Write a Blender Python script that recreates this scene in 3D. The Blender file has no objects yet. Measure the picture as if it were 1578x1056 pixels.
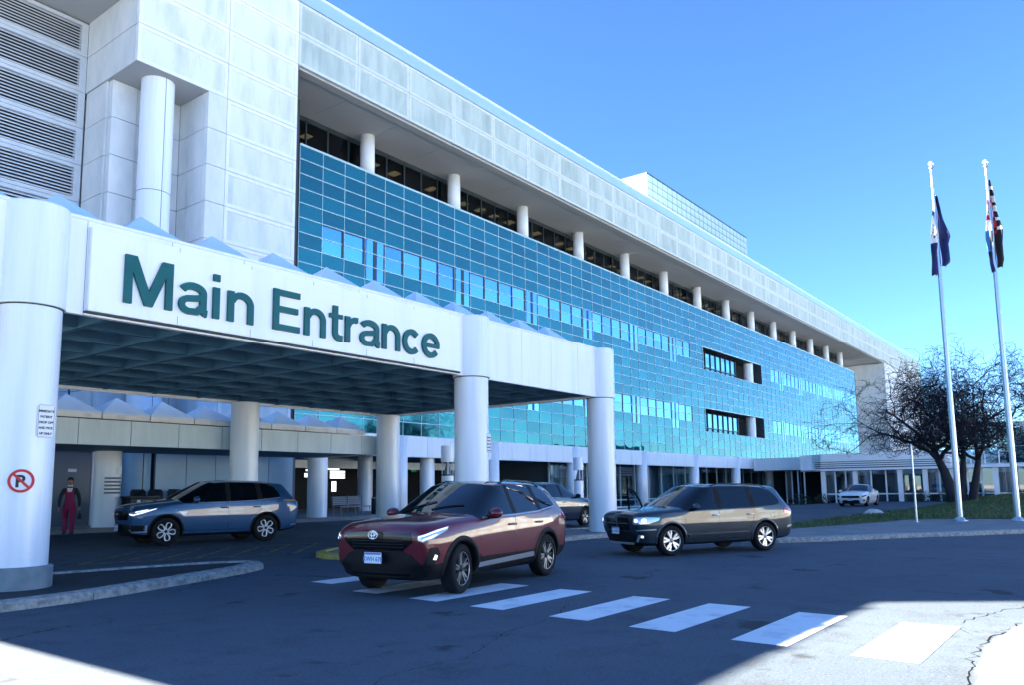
import bpy, bmesh, math, random
from mathutils import Vector, Matrix
from mathutils.bvhtree import BVHTree
random.seed(7)
R = math.radians
C = bpy.context.scene.collection
scene = bpy.context.scene

# ------------------------------------------------------------------ camera
cam_data = bpy.data.cameras.new('camera')
cam = bpy.data.objects.new('camera', cam_data)
C.objects.link(cam)
YAW, PITCH, ROLL = R(37.28947), R(7.1128), R(-0.74996)
_f = Vector((math.cos(YAW) * math.cos(PITCH), math.sin(YAW) * math.cos(PITCH), math.sin(PITCH)))
_r = Vector((math.sin(YAW), -math.cos(YAW), 0))
_u = _r.cross(_f)
_r2 = _r * math.cos(ROLL) + _u * math.sin(ROLL)
_u2 = -_r * math.sin(ROLL) + _u * math.cos(ROLL)
CAMPOS = Vector((0, 0, 1.62))
m = Matrix.Identity(4)
for i in range(3):
    m[i][0], m[i][1], m[i][2], m[i][3] = _r2[i], _u2[i], -_f[i], CAMPOS[i]
cam.matrix_world = m
cam_data.sensor_fit = 'HORIZONTAL'
cam_data.sensor_width = 36
cam_data.lens = 36 * 1218.116 / 1578
cam_data.shift_y = (603.436 - 528) / 1578
cam_data.clip_end = 3000
scene.camera = cam

# ------------------------------------------------------------------ world and sun
SUN_DIR = Vector((-1.166, 1.74, 1.0)).normalized()          # towards the sun
SUN_EL = math.asin(SUN_DIR.z)
world = bpy.data.worlds.new('World')
scene.world = world
world.use_nodes = True
wn = world.node_tree.nodes
wl = world.node_tree.links
wn.clear()
w_out = wn.new('ShaderNodeOutputWorld')
w_bg = wn.new('ShaderNodeBackground')
w_sky = wn.new('ShaderNodeTexSky')
w_sky.sky_type = 'NISHITA'
w_sky.sun_disc = False
w_sky.sun_elevation = SUN_EL
w_sky.sun_rotation = math.atan2(SUN_DIR.x, SUN_DIR.y)
w_sky.air_density = 0.85
w_sky.dust_density = 0.1
w_sky.ozone_density = 2.2
w_mul = wn.new('ShaderNodeMix')
w_mul.data_type = 'RGBA'
w_mul.blend_type = 'MULTIPLY'
w_mul.inputs[0].default_value = 1.0
w_mul.inputs[7].default_value = (0.303, 0.466, 0.68, 1)
wl.new(w_sky.outputs[0], w_mul.inputs[6])
wl.new(w_mul.outputs[2], w_bg.inputs[0])
w_bg.inputs[1].default_value = 0.05
wl.new(w_bg.outputs[0], w_out.inputs[0])
sun_data = bpy.data.lights.new('sun', 'SUN')
sun_data.energy = 5.0
sun_data.angle = R(0.5)
sun_data.color = (1.0, 0.90, 0.77)
sun = bpy.data.objects.new('sun', sun_data)
C.objects.link(sun)
sun.rotation_euler = (-SUN_DIR).to_track_quat('-Z', 'Y').to_euler()
sun.location = (-40, 60, 60)
scene.view_settings.view_transform = 'Standard'
scene.view_settings.look = 'None'
scene.view_settings.gamma = 1.0
scene.view_settings.use_curve_mapping = False
scene.view_settings.exposure = 3.68
scene.cycles.max_bounces = 8
scene.cycles.use_denoising = True

# ------------------------------------------------------------------ materials
MATS = {}
def mat(name, c1, rough=0.5, metal=0.0, c2=None, nscale=3.0, stretch=(1, 1, 1), bump=0.0, bscale=40.0,
        rvar=0.0, emit=None, estr=0.0, spec=0.5, coat=0.0, lo=0.35, hi=0.65, detail=6.0, coords='Object'):
    if name in MATS:
        return MATS[name]
    M = bpy.data.materials.new(name)
    M.use_nodes = True
    nt = M.node_tree
    b = nt.nodes['Principled BSDF']
    b.inputs['Base Color'].default_value = (*c1, 1)
    b.inputs['Roughness'].default_value = rough
    b.inputs['Metallic'].default_value = metal
    b.inputs['Specular IOR Level'].default_value = spec
    b.inputs['Coat Weight'].default_value = coat
    b.inputs['Coat Roughness'].default_value = 0.03
    tc = None
    if c2 is not None or bump or rvar:
        tc = nt.nodes.new('ShaderNodeTexCoord')
        mp = nt.nodes.new('ShaderNodeMapping')
        mp.inputs['Scale'].default_value = stretch
        if coords == 'World':
            geo = nt.nodes.new('ShaderNodeNewGeometry')
            nt.links.new(geo.outputs['Position'], mp.inputs[0])
        else:
            nt.links.new(tc.outputs[coords], mp.inputs[0])
    if c2 is not None or rvar:
        n = nt.nodes.new('ShaderNodeTexNoise')
        n.inputs['Scale'].default_value = nscale
        n.inputs['Detail'].default_value = detail
        n.inputs['Roughness'].default_value = 0.62
        nt.links.new(mp.outputs[0], n.inputs['Vector'])
        mr = nt.nodes.new('ShaderNodeMapRange')
        mr.inputs[1].default_value = lo
        mr.inputs[2].default_value = hi
        nt.links.new(n.outputs[0], mr.inputs[0])
        if c2 is not None:
            mx = nt.nodes.new('ShaderNodeMix')
            mx.data_type = 'RGBA'
            mx.inputs[6].default_value = (*c1, 1)
            mx.inputs[7].default_value = (*c2, 1)
            nt.links.new(mr.outputs[0], mx.inputs[0])
            nt.links.new(mx.outputs[2], b.inputs['Base Color'])
        if rvar:
            mr2 = nt.nodes.new('ShaderNodeMapRange')
            mr2.inputs[3].default_value = max(0.02, rough - rvar)
            mr2.inputs[4].default_value = min(1, rough + rvar)
            nt.links.new(mr.outputs[0], mr2.inputs[0])
            nt.links.new(mr2.outputs[0], b.inputs['Roughness'])
    if bump:
        n2 = nt.nodes.new('ShaderNodeTexNoise')
        n2.inputs['Scale'].default_value = bscale
        n2.inputs['Detail'].default_value = 4
        nt.links.new(mp.outputs[0], n2.inputs['Vector'])
        bp = nt.nodes.new('ShaderNodeBump')
        bp.inputs['Strength'].default_value = bump
        bp.inputs['Distance'].default_value = 0.02
        nt.links.new(n2.outputs[0], bp.inputs['Height'])
        nt.links.new(bp.outputs[0], b.inputs['Normal'])
    if emit:
        b.inputs['Emission Color'].default_value = (*emit, 1)
        b.inputs['Emission Strength'].default_value = estr
    MATS[name] = M
    return M

def glass_mat(name, tint, mixf):
    """clear pane: partly see-through, partly mirror"""
    M = bpy.data.materials.new(name)
    M.use_nodes = True
    nt = M.node_tree
    nt.nodes.clear()
    o = nt.nodes.new('ShaderNodeOutputMaterial')
    t = nt.nodes.new('ShaderNodeBsdfTransparent')
    t.inputs[0].default_value = (*tint, 1)
    g = nt.nodes.new('ShaderNodeBsdfGlossy')
    g.inputs['Roughness'].default_value = 0.015
    g.inputs[0].default_value = (0.9, 0.95, 1, 1)
    fr = nt.nodes.new('ShaderNodeFresnel')
    fr.inputs[0].default_value = 1.5
    ad = nt.nodes.new('ShaderNodeMath')
    ad.operation = 'ADD'
    ad.use_clamp = True
    ad.inputs[1].default_value = mixf
    mx = nt.nodes.new('ShaderNodeMixShader')
    nt.links.new(fr.outputs[0], ad.inputs[0])
    ge = nt.nodes.new('ShaderNodeNewGeometry')
    inv = nt.nodes.new('ShaderNodeMath')
    inv.operation = 'SUBTRACT'
    inv.inputs[0].default_value = 1.0
    nt.links.new(ge.outputs['Backfacing'], inv.inputs[1])
    mu = nt.nodes.new('ShaderNodeMath')
    mu.operation = 'MULTIPLY'
    nt.links.new(ad.outputs[0], mu.inputs[0])
    nt.links.new(inv.outputs[0], mu.inputs[1])
    nt.links.new(mu.outputs[0], mx.inputs[0])
    nt.links.new(t.outputs[0], mx.inputs[1])
    nt.links.new(g.outputs[0], mx.inputs[2])
    nt.links.new(mx.outputs[0], o.inputs[0])
    MATS[name] = M
    return M

def facade_glass(name, tint, body=(0.0, 0.02, 0.03), ior=1.9, wav=0.018, vary=0.28):
    """reflective coated pane: tinted mirror that turns into a clear mirror at grazing angles, very slightly wavy"""
    M = bpy.data.materials.new(name)
    M.use_nodes = True
    nt = M.node_tree
    nt.nodes.clear()
    out = nt.nodes.new('ShaderNodeOutputMaterial')
    geo = nt.nodes.new('ShaderNodeNewGeometry')
    sh = nt.nodes.new('ShaderNodeVectorMath')              # one tone for each pane of the 1.52 x 0.79 m grid
    sh.operation = 'SUBTRACT'
    sh.inputs[1].default_value = (24.80, 0, 19.80)
    nt.links.new(geo.outputs['Position'], sh.inputs[0])
    sn = nt.nodes.new('ShaderNodeVectorMath')
    sn.operation = 'DIVIDE'
    sn.inputs[1].default_value = (1.52, 100, 0.79)
    nt.links.new(sh.outputs[0], sn.inputs[0])
    fl = nt.nodes.new('ShaderNodeVectorMath')
    fl.operation = 'FLOOR'
    nt.links.new(sn.outputs[0], fl.inputs[0])
    n = nt.nodes.new('ShaderNodeTexWhiteNoise')
    nt.links.new(fl.outputs[0], n.inputs['Vector'])
    mx = nt.nodes.new('ShaderNodeMix')
    mx.data_type = 'RGBA'
    mx.inputs[6].default_value = (*[c * (1 - vary) for c in tint], 1)
    mx.inputs[7].default_value = (*[min(1, c * (1 + vary)) for c in tint], 1)
    nt.links.new(n.outputs[0], mx.inputs[0])
    n2 = nt.nodes.new('ShaderNodeTexNoise')
    n2.inputs['Scale'].default_value = 0.7
    n2.inputs['Detail'].default_value = 1
    nt.links.new(geo.outputs['Position'], n2.inputs['Vector'])
    bp = nt.nodes.new('ShaderNodeBump')
    bp.inputs['Strength'].default_value = 1.0
    bp.inputs['Distance'].default_value = wav
    nt.links.new(n2.outputs[0], bp.inputs['Height'])
    g1 = nt.nodes.new('ShaderNodeBsdfGlossy')
    g1.inputs['Roughness'].default_value = 0.03
    nt.links.new(mx.outputs[2], g1.inputs[0])
    d1 = nt.nodes.new('ShaderNodeBsdfDiffuse')
    d1.inputs[0].default_value = (*body, 1)
    ad = nt.nodes.new('ShaderNodeAddShader')
    nt.links.new(g1.outputs[0], ad.inputs[0])
    nt.links.new(d1.outputs[0], ad.inputs[1])
    g2 = nt.nodes.new('ShaderNodeBsdfGlossy')
    g2.inputs['Roughness'].default_value = 0.02
    g2.inputs[0].default_value = (0.86, 0.95, 1, 1)
    fr = nt.nodes.new('ShaderNodeFresnel')
    fr.inputs[0].default_value = ior
    ms = nt.nodes.new('ShaderNodeMixShader')
    nt.links.new(fr.outputs[0], ms.inputs[0])
    nt.links.new(ad.outputs[0], ms.inputs[1])
    nt.links.new(g2.outputs[0], ms.inputs[2])
    for q in (g1, g2, fr):
        nt.links.new(bp.outputs[0], q.inputs['Normal'])
    nt.links.new(ms.outputs[0], out.inputs[0])
    MATS[name] = M
    return M

mat('white_metal', (0.80, 0.84, 0.86), 0.40, 0.0, c2=(0.66, 0.72, 0.77), nscale=1.0, stretch=(3, 3, 0.18), rvar=0.08, coords='World', lo=.45, hi=.8)
mat('panel_white', (0.82, 0.85, 0.87), 0.42, c2=(0.66, 0.73, 0.79), nscale=1.0, stretch=(2.2, 2.2, 0.22), coords='World', lo=.45, hi=.85)
mat('column_metal', (0.80, 0.85, 0.89), 0.36, c2=(0.64, 0.71, 0.79), nscale=1.2, stretch=(3.5, 3.5, 0.16), rvar=0.1, coords='World', lo=.45, hi=.85)
mat('dome', (0.58, 0.75, 0.93), 0.25, c2=(0.48, 0.68, 0.92), nscale=0.6, spec=0.6)
mat('concrete_frame', (0.80, 0.82, 0.83), 0.75, c2=(0.72, 0.75, 0.77), nscale=2.5, bump=0.12, bscale=60, coords='World')
mat('concrete_panel', (0.70, 0.74, 0.72), 0.85, c2=(0.50, 0.56, 0.56), nscale=0.9, stretch=(1.6, 1.6, 0.35), bump=0.2, bscale=90, lo=0.45, hi=0.78, coords='World')
mat('concrete_plain', (0.70, 0.73, 0.74), 0.8, c2=(0.58, 0.63, 0.65), nscale=1.3, stretch=(1, 1, 0.4), bump=0.12, bscale=70, coords='World')
mat('band_frame', (0.60, 0.66, 0.67), 0.78, c2=(0.52, 0.58, 0.60), nscale=2.5, bump=0.12, bscale=60, coords='World')
mat('band_panel', (0.47, 0.56, 0.53), 0.85, c2=(0.31, 0.39, 0.38), nscale=0.8, stretch=(1.6, 1.6, 0.3), bump=0.2, bscale=90, lo=0.40, hi=0.70, coords='World')
mat('soffit', (0.40, 0.41, 0.39), 0.85, c2=(0.42, 0.415, 0.40), nscale=0.5, bump=0.08, bscale=50, coords='World')
mat('joint_dark', (0.03, 0.045, 0.055), 0.7)
mat('crack_black', (0.006, 0.006, 0.006), 0.9, spec=.1)
mat('black', (0.003, 0.004, 0.005), 0.6, spec=.2)
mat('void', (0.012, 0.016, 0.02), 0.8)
mat('louvre', (0.55, 0.60, 0.64), 0.45, c2=(0.48, 0.53, 0.57), nscale=2)
mat('mullion', (0.46, 0.62, 0.66), 0.4, 0.1)
mat('mullion_dark', (0.02, 0.035, 0.045), 0.4)
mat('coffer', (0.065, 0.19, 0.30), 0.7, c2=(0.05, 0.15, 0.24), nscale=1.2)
mat('letter_green', (0.0, 0.11, 0.115), 0.45, c2=(0.0, 0.095, 0.10), nscale=2, spec=.25)
mat('sign_white', (0.86, 0.88, 0.89), 0.42, c2=(0.74, 0.79, 0.82), nscale=1.0, stretch=(2.5, 2.5, .15), coords='World', lo=.5, hi=.85)
mat('coping', (0.60, 0.80, 0.86), 0.3, 0.4, c2=(0.55, 0.75, 0.82), nscale=0.4)
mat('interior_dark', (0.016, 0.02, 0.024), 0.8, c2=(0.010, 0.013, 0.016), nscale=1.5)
mat('interior_wall', (0.10, 0.13, 0.15), 0.8)
mat('blue_panel', (0.20, 0.38, 0.54), 0.4, c2=(0.16, 0.33, 0.48), nscale=.6)
mat('fritted', (0.42, 0.55, 0.53), 0.35, c2=(0.34, 0.48, 0.47), nscale=.5)
mat('curtain', (0.38, 0.44, 0.48), 0.8, c2=(0.12, 0.16, 0.2), nscale=4, stretch=(3, 3, 0.1))
mat('warm_lamp', (0.5, 0.4, 0.2), 0.6, emit=(1.0, 0.66, 0.28), estr=0.030)
mat('cool_lamp', (0.9, 0.9, 0.9), 0.6, emit=(0.95, 0.97, 1.0), estr=.22)
mat('exit_green', (0.02, 0.3, 0.12), 0.5, emit=(0.05, 0.8, 0.35), estr=0.05)
mat('door_grey', (0.12, 0.15, 0.18), 0.5)
mat('steel', (0.50, 0.56, 0.60), 0.32, 0.85, c2=(0.40, 0.46, 0.5), nscale=2, stretch=(1, 1, .1))
mat('gold_ball', (0.72, 0.74, 0.72), 0.25, 0.8)
mat('yellow_paint', (0.55, 0.38, 0.04), 0.75, c2=(0.30, 0.24, 0.10), nscale=6, bump=0.3, bscale=30)
mat('line_yellow', (0.30, 0.24, 0.06), 0.8, c2=(0.06, 0.06, 0.055), nscale=3.5, lo=0.42, hi=0.62)
mat('line_white', (0.74, 0.75, 0.76), 0.7, c2=(0.40, 0.43, 0.46), nscale=2.4, bump=0.15, bscale=90, lo=0.5, hi=0.78, detail=9, coords='World')
mat('kerb', (0.40, 0.40, 0.37), 0.9, c2=(0.20, 0.21, 0.20), nscale=9, bump=0.9, bscale=26, lo=0.40, hi=0.62)
mat('column_base', (0.24, 0.29, 0.31), 0.85, c2=(0.17, 0.21, 0.23), nscale=3, bump=0.2)
mat('bark', (0.022, 0.024, 0.032), 0.9, c2=(0.013, 0.014, 0.02), nscale=8, stretch=(1, 1, .2), bump=0.5, bscale=20)
mat('twig', (0.010, 0.010, 0.018), 0.85)
mat('leaf_dark', (0.018, 0.035, 0.022), 0.7, c2=(0.03, 0.045, 0.02), nscale=8)
mat('winter_tan', (0.26, 0.20, 0.10), 0.9, c2=(0.12, 0.12, 0.05), nscale=0.15)
mat('rock', (0.6, 0.6, 0.58), 0.85, c2=(0.45, 0.45, 0.43), nscale=5, bump=0.3)
mat('red_paint', (0.55, 0.008, 0.012), 0.4)
mat('ink', (0.012, 0.012, 0.014), 0.5)
mat('plate_white', (0.75, 0.77, 0.8), 0.4)
mat('plate_blue', (0.06, 0.2, 0.5), 0.4)
glass_mat('clear_glass', (0.66, 0.78, 0.84), 0.10)
glass_mat('dim_glass', (0.50, 0.56, 0.60), 0.0)
facade_glass('teal_glass', (0.001, 0.125, 0.095), ior=1.68)
facade_glass('window_glass', (0.14, 0.44, 0.68), ior=2.2, wav=0.006, vary=.35)
facade_glass('wing_glass', (0.60, 0.76, 0.84), ior=1.8, wav=0.004)
facade_glass('green_glass', (0.18, 0.34, 0.34), ior=1.6)

def asphalt():
    M = bpy.data.materials.new('asphalt')
    M.use_nodes = True
    nt = M.node_tree
    b = nt.nodes['Principled BSDF']
    b.inputs['Roughness'].default_value = 0.88
    b.inputs['Specular IOR Level'].default_value = 0.35
    geo = nt.nodes.new('ShaderNodeNewGeometry')
    def noise(s, d, r=0.6):
        n = nt.nodes.new('ShaderNodeTexNoise')
        n.inputs['Scale'].default_value = s
        n.inputs['Detail'].default_value = d
        n.inputs['Roughness'].default_value = r
        nt.links.new(geo.outputs['Position'], n.inputs['Vector'])
        return n
    def ramp(src, a, c, lo=0.0, hi=1.0):
        q = nt.nodes.new('ShaderNodeMapRange')
        q.inputs[1].default_value = a
        q.inputs[2].default_value = c
        q.inputs[3].default_value = lo
        q.inputs[4].default_value = hi
        nt.links.new(src, q.inputs[0])
        return q.outputs[0]
    def mix(f, c1, c2, kind='MIX'):
        x = nt.nodes.new('ShaderNodeMix')
        x.data_type = 'RGBA'
        x.blend_type = kind
        for s, v in ((0, f), (6, c1), (7, c2)):
            if isinstance(v, (tuple, float, int)):
                x.inputs[s].default_value = v if not isinstance(v, tuple) else (*v, 1)
            else:
                nt.links.new(v, x.inputs[s])
        return x.outputs[2]
    big = ramp(noise(0.16, 5).outputs[0], 0.36, 0.66)
    col = mix(big, (0.044, 0.074, 0.104), (0.072, 0.108, 0.144))
    mid = ramp(noise(1.3, 6, 0.7).outputs[0], 0.50, 0.72)
    col = mix(mid, col, (0.032, 0.050, 0.070))
    grit = ramp(noise(42, 4, 0.8).outputs[0], 0.50, 0.66)
    col = mix(grit, col, (0.150, 0.130, 0.105))
    dk = ramp(noise(27, 3, 0.8).outputs[0], 0.56, 0.68)
    col = mix(dk, col, (0.020, 0.026, 0.034))
    # stains
    st = ramp(noise(0.9, 4, 0.55).outputs[0], 0.64, 0.70)
    col = mix(st, col, (0.026, 0.032, 0.038))
    # cracks
    wob = noise(0.8, 5, 0.7)
    vm = nt.nodes.new('ShaderNodeVectorMath')
    vm.operation = 'MULTIPLY_ADD'
    vm.inputs[1].default_value = (1.5, 1.5, 0)
    nt.links.new(wob.outputs[1], vm.inputs[0])
    nt.links.new(geo.outputs['Position'], vm.inputs[2])
    vo = nt.nodes.new('ShaderNodeTexVoronoi')
    vo.feature = 'DISTANCE_TO_EDGE'
    vo.inputs['Scale'].default_value = 0.22
    nt.links.new(vm.outputs[0], vo.inputs['Vector'])
    crk = ramp(vo.outputs['Distance'], 0.0, 0.0045, 1.0, 0.0)
    msk = ramp(noise(0.35, 3).outputs[0], 0.50, 0.60)
    mm = nt.nodes.new('ShaderNodeMath')
    mm.operation = 'MULTIPLY'
    nt.links.new(crk, mm.inputs[0])
    nt.links.new(msk, mm.inputs[1])
    col = mix(mm.outputs[0], col, (0.012, 0.014, 0.016))
    nt.links.new(col, b.inputs['Base Color'])
    bp = nt.nodes.new('ShaderNodeBump')
    bp.inputs['Strength'].default_value = 0.5
    bp.inputs['Distance'].default_value = 0.006
    nt.links.new(noise(75, 4, 0.7).outputs[0], bp.inputs['Height'])
    nt.links.new(bp.outputs[0], b.inputs['Normal'])
    MATS['asphalt'] = M
asphalt()
mat('asphalt_dark', (0.030, 0.035, 0.04), 0.9, c2=(0.02, 0.024, 0.028), nscale=2, bump=0.4, bscale=80)
mat('walk_concrete', (0.22, 0.225, 0.225), 0.88, c2=(0.16, 0.165, 0.17), nscale=0.9, bump=0.2, bscale=60, coords='Object')
mat('grass_soil', (0.05, 0.085, 0.03), 0.95, c2=(0.085, 0.10, 0.04), nscale=0.35, bump=0.5, bscale=20, coords='Object')
mat('grass_blade', (0.055, 0.105, 0.03), 0.8, c2=(0.10, 0.125, 0.05), nscale=0.3, coords='Object')
mat('far_ground', (0.42, 0.43, 0.43), 0.95, c2=(0.34, 0.35, 0.35), nscale=0.05)

# ------------------------------------------------------------------ mesh helpers
class MB:
    def __init__(s):
        s.v, s.f, s.m = [], [], []
    def add(s, verts, faces, mi=0):
        o = len(s.v)
        s.v += [tuple(p) for p in verts]
        s.f += [tuple(i + o for i in q) for q in faces]
        s.m += [mi] * len(faces)
        return s
    def box(s, x0, x1, y0, y1, z0, z1, mi=0):
        x0, x1 = sorted((x0, x1)); y0, y1 = sorted((y0, y1)); z0, z1 = sorted((z0, z1))
        return s.add([(x0, y0, z0), (x1, y0, z0), (x1, y1, z0), (x0, y1, z0), (x0, y0, z1), (x1, y0, z1), (x1, y1, z1), (x0, y1, z1)],
                     [(0, 3, 2, 1), (4, 5, 6, 7), (0, 1, 5, 4), (1, 2, 6, 5), (2, 3, 7, 6), (3, 0, 4, 7)], mi)
    def lathe(s, prof, cx=0, cy=0, n=32, mi=0, a0=0, cap=True):
        """prof: list of (r, z) from bottom to top"""
        vs, fs = [], []
        for r, z in prof:
            for k in range(n):
                a = a0 + 2 * math.pi * k / n
                vs.append((cx + r * math.cos(a), cy + r * math.sin(a), z))
        for j in range(len(prof) - 1):
            for k in range(n):
                k2 = (k + 1) % n
                fs.append((j * n + k, j * n + k2, (j + 1) * n + k2, (j + 1) * n + k))
        if cap:
            fs.append(tuple(reversed(range(n))))
            fs.append(tuple((len(prof) - 1) * n + k for k in range(n)))
        return s.add(vs, fs, mi)
    def cyl(s, cx, cy, z0, z1, r, n=32, r2=None, mi=0):
        return s.lathe([(r, z0), (r if r2 is None else r2, z1)], cx, cy, n, mi)
    def tube(s, pts, rad, n=6, mi=0, cap=True):
        pts = [Vector(p) for p in pts]
        rads = rad if isinstance(rad, (list, tuple)) else [rad] * len(pts)
        vs, fs = [], []
        ref = None
        for i, p in enumerate(pts):
            t = (pts[min(i + 1, len(pts) - 1)] - pts[max(i - 1, 0)])
            t = t.normalized() if t.length > 1e-9 else Vector((0, 0, 1))
            if ref is None:
                ref = t.orthogonal().normalized()
            a = (ref - t * ref.dot(t))
            a = a.normalized() if a.length > 1e-6 else t.orthogonal().normalized()
            ref = a
            b = t.cross(a)
            for k in range(n):
                g = 2 * math.pi * k / n
                vs.append(p + (a * math.cos(g) + b * math.sin(g)) * rads[i])
        for i in range(len(pts) - 1):
            for k in range(n):
                k2 = (k + 1) % n
                fs.append((i * n + k, i * n + k2, (i + 1) * n + k2, (i + 1) * n + k))
        if cap:
            fs.append(tuple(reversed(range(n))))
            fs.append(tuple((len(pts) - 1) * n + k for k in range(n)))
        return s.add(vs, fs, mi)
    def prism(s, poly, z0, z1, mi=0, zf=None):
        """poly: CCW list of (x, y); zf optional (x,y)->z added to both"""
        n = len(poly)
        zf = zf or (lambda x, y: 0)
        vs = [(x, y, z0 + zf(x, y)) for x, y in poly] + [(x, y, z1 + zf(x, y)) for x, y in poly]
        fs = [tuple(reversed(range(n))), tuple(range(n, 2 * n))] + [(i, (i + 1) % n, n + (i + 1) % n, n + i) for i in range(n)]
        return s.add(vs, fs, mi)
    def mesh(s, name, mats, smooth=False):
        me = bpy.data.meshes.new(name)
        me.from_pydata(s.v, [], s.f)
        if not isinstance(mats, (list, tuple)):
            mats = [mats]
        for q in mats:
            me.materials.append(MATS[q] if isinstance(q, str) else q)
        if len(mats) > 1:
            me.polygons.foreach_set('material_index', s.m)
        if smooth:
            me.polygons.foreach_set('use_smooth', [True] * len(me.polygons))
        me.update()
        return me
    def build(s, name, mats, parent=None, smooth=False, world=True):
        return link(name, s.mesh(name, mats, smooth), parent, world=world)

def link(name, me, parent=None, loc=None, world=True):
    o = bpy.data.objects.new(name, me)
    C.objects.link(o)
    if parent is not None:
        o.parent = parent
        if world:   # geometry was given in world coordinates, the parent is a pure translation
            o.matrix_parent_inverse = Matrix.Translation(Vector(parent.location)).inverted()
    if loc is not None:
        o.location = loc
    return o

def tag(o, label=None, cat=None, group=None, kind=None):
    if label: o['label'] = label
    if cat: o['category'] = cat
    if group: o['group'] = group
    if kind: o['kind'] = kind
    return o

def thing(name, label, cat, loc=(0, 0, 0), rz=0, group=None):
    o = bpy.data.objects.new(name, None)
    C.objects.link(o)
    o.location = loc
    o.rotation_euler = (0, 0, rz)
    o.empty_display_size = 0.2
    return tag(o, label, cat, group)

def copy_tree(o, parent=None):
    c = o.copy()
    C.objects.link(c)
    if parent is not None:
        pi = o.matrix_parent_inverse.copy()
        c.parent = parent
        c.matrix_parent_inverse = pi
    for ch in list(o.children):
        copy_tree(ch, c)
    return c

def auto_smooth(o, ang=35):
    me = o.data
    bm = bmesh.new()
    bm.from_mesh(me)
    for f in bm.faces:
        f.smooth = True
    for e in bm.edges:
        if len(e.link_faces) == 2 and e.calc_face_angle(0) > R(ang):
            e.smooth = False
    bm.to_mesh(me)
    bm.free()
    return o

def bevel_obj(o, w=0.01, seg=2, ang=40):
    bm = bmesh.new()
    bm.from_mesh(o.data)
    es = [e for e in bm.edges if len(e.link_faces) == 2 and e.calc_face_angle(0) > R(ang)]
    bmesh.ops.bevel(bm, geom=es, offset=w, segments=seg, affect='EDGES', profile=0.5)
    bm.to_mesh(o.data)
    bm.free()
    return o

def text_mesh(name, txt, size, extrude=0.0, offset=0.0, bevel=0.0, align='LEFT'):
    cu = bpy.data.curves.new(name + '_c', 'FONT')
    cu.body = txt
    cu.size = size
    cu.extrude = extrude
    cu.offset = offset
    cu.bevel_depth = bevel
    cu.align_x = align
    cu.resolution_u = 6
    o = bpy.data.objects.new(name + '_c', cu)
    C.objects.link(o)
    dg = bpy.context.evaluated_depsgraph_get()
    dg.update()
    me = bpy.data.meshes.new_from_object(o.evaluated_get(dg))
    bpy.data.objects.remove(o)
    bpy.data.curves.remove(cu)
    me.name = name
    return me

def sstep(a, b, x):
    t = max(0.0, min(1.0, (x - a) / (b - a)))
    return t * t * (3 - 2 * t)

def gz(x, y):
    """ground height: a gentle rise under the canopy towards the entrance"""
    t = max(0.0, min(1.0, (y - 13.0) / 13.0))
    return 0.32 * t * (1 - sstep(26, 46, x))
# ================================================================== GROUND
def grid_sheet(name, xs, ys, zf, matname, inside=None):
    mb = MB()
    nx, ny = len(xs), len(ys)
    vs = [(x, y, zf(x, y)) for y in ys for x in xs]
    fs = []
    for j in range(ny - 1):
        for i in range(nx - 1):
            if inside is None or inside((xs[i] + xs[i + 1]) / 2, (ys[j] + ys[j + 1]) / 2):
                fs.append((j * nx + i, j * nx + i + 1, (j + 1) * nx + i + 1, (j + 1) * nx + i))
    mb.add(vs, fs)
    return mb.build(name, matname, smooth=True)

def gzz(x, y):
    return gz(x, y) - 0.45 * sstep(45, 95, x) * sstep(18, 30, y)

def frange(a, b, s):
    n = max(1, int(round((b - a) / s)))
    return [a + (b - a) * i / n for i in range(n + 1)]

far = MB()
far.add([(-900, -900, -0.6), (1500, -900, -0.6), (1500, 1500, -0.6), (-900, 1500, -0.6)], [(0, 1, 2, 3)])
tag(far.build('far_ground', 'far_ground'), kind='structure')
road = tag(grid_sheet('road', frange(-60, 190, 2.0), frange(-24, 62, 1.0), gzz, 'asphalt'), kind='structure')

def sheet_poly(name, poly, dz, matname, parent=None, cuts=0):
    """flat sheet laid dz above the ground, following it"""
    bm = bmesh.new()
    vs = [bm.verts.new((x, y, 0)) for x, y in poly]
    bm.faces.new(vs)
    bm.normal_update()
    if cuts:
        bmesh.ops.triangulate(bm, faces=bm.faces[:])
        for _ in range(cuts):
            bmesh.ops.subdivide_edges(bm, edges=bm.edges[:], cuts=1, use_grid_fill=True)
    bmesh.ops.recalc_face_normals(bm, faces=bm.faces[:])
    for f in bm.faces:
        if f.normal.z < 0:
            f.normal_flip()
    for v in bm.verts:
        v.co.z = gzz(v.co.x, v.co.y) + dz
    me = bpy.data.meshes.new(name)
    bm.to_mesh(me)
    bm.free()
    me.materials.append(MATS[matname])
    return link(name, me, parent)

# crosswalk bars
for yc in (1.89, 3.14, 4.42, 5.67, 7.09, 8.42, 9.86, 11.55):
    x0 = 7.97 + 0.095 * yc + (0.35 if yc > 11 else 0)
    j = random.uniform(-.02, .02)
    sheet_poly('crosswalk_bar', [(x0, yc - .30 + j), (x0 + 2.28 - .04 * 0, yc - .31), (x0 + 2.30, yc + .30), (x0 + .03, yc + .31 + j)], 0.004, 'line_white', road)
# yellow stall lines under the canopy
for k in range(7):
    xa, ya = 8.1 + .78 * k, 18.1 - .22 * k
    sheet_poly('parking_line', [(xa, ya), (xa + .12, ya), (xa + 2.42, ya + 1.95), (xa + 2.30, ya + 1.95)], 0.004, 'line_yellow', road, cuts=2)
sheet_poly('parking_line', [(8.0, 18.15), (8.0, 18.04), (13.0, 16.65), (13.0, 16.76)][::-1], 0.0065, 'line_yellow', road, cuts=2)
sheet_poly('parking_line', [(10.3, 20.1), (10.3, 19.99), (15.4, 18.6), (15.4, 18.71)][::-1], 0.0065, 'line_yellow', road, cuts=2)

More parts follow.
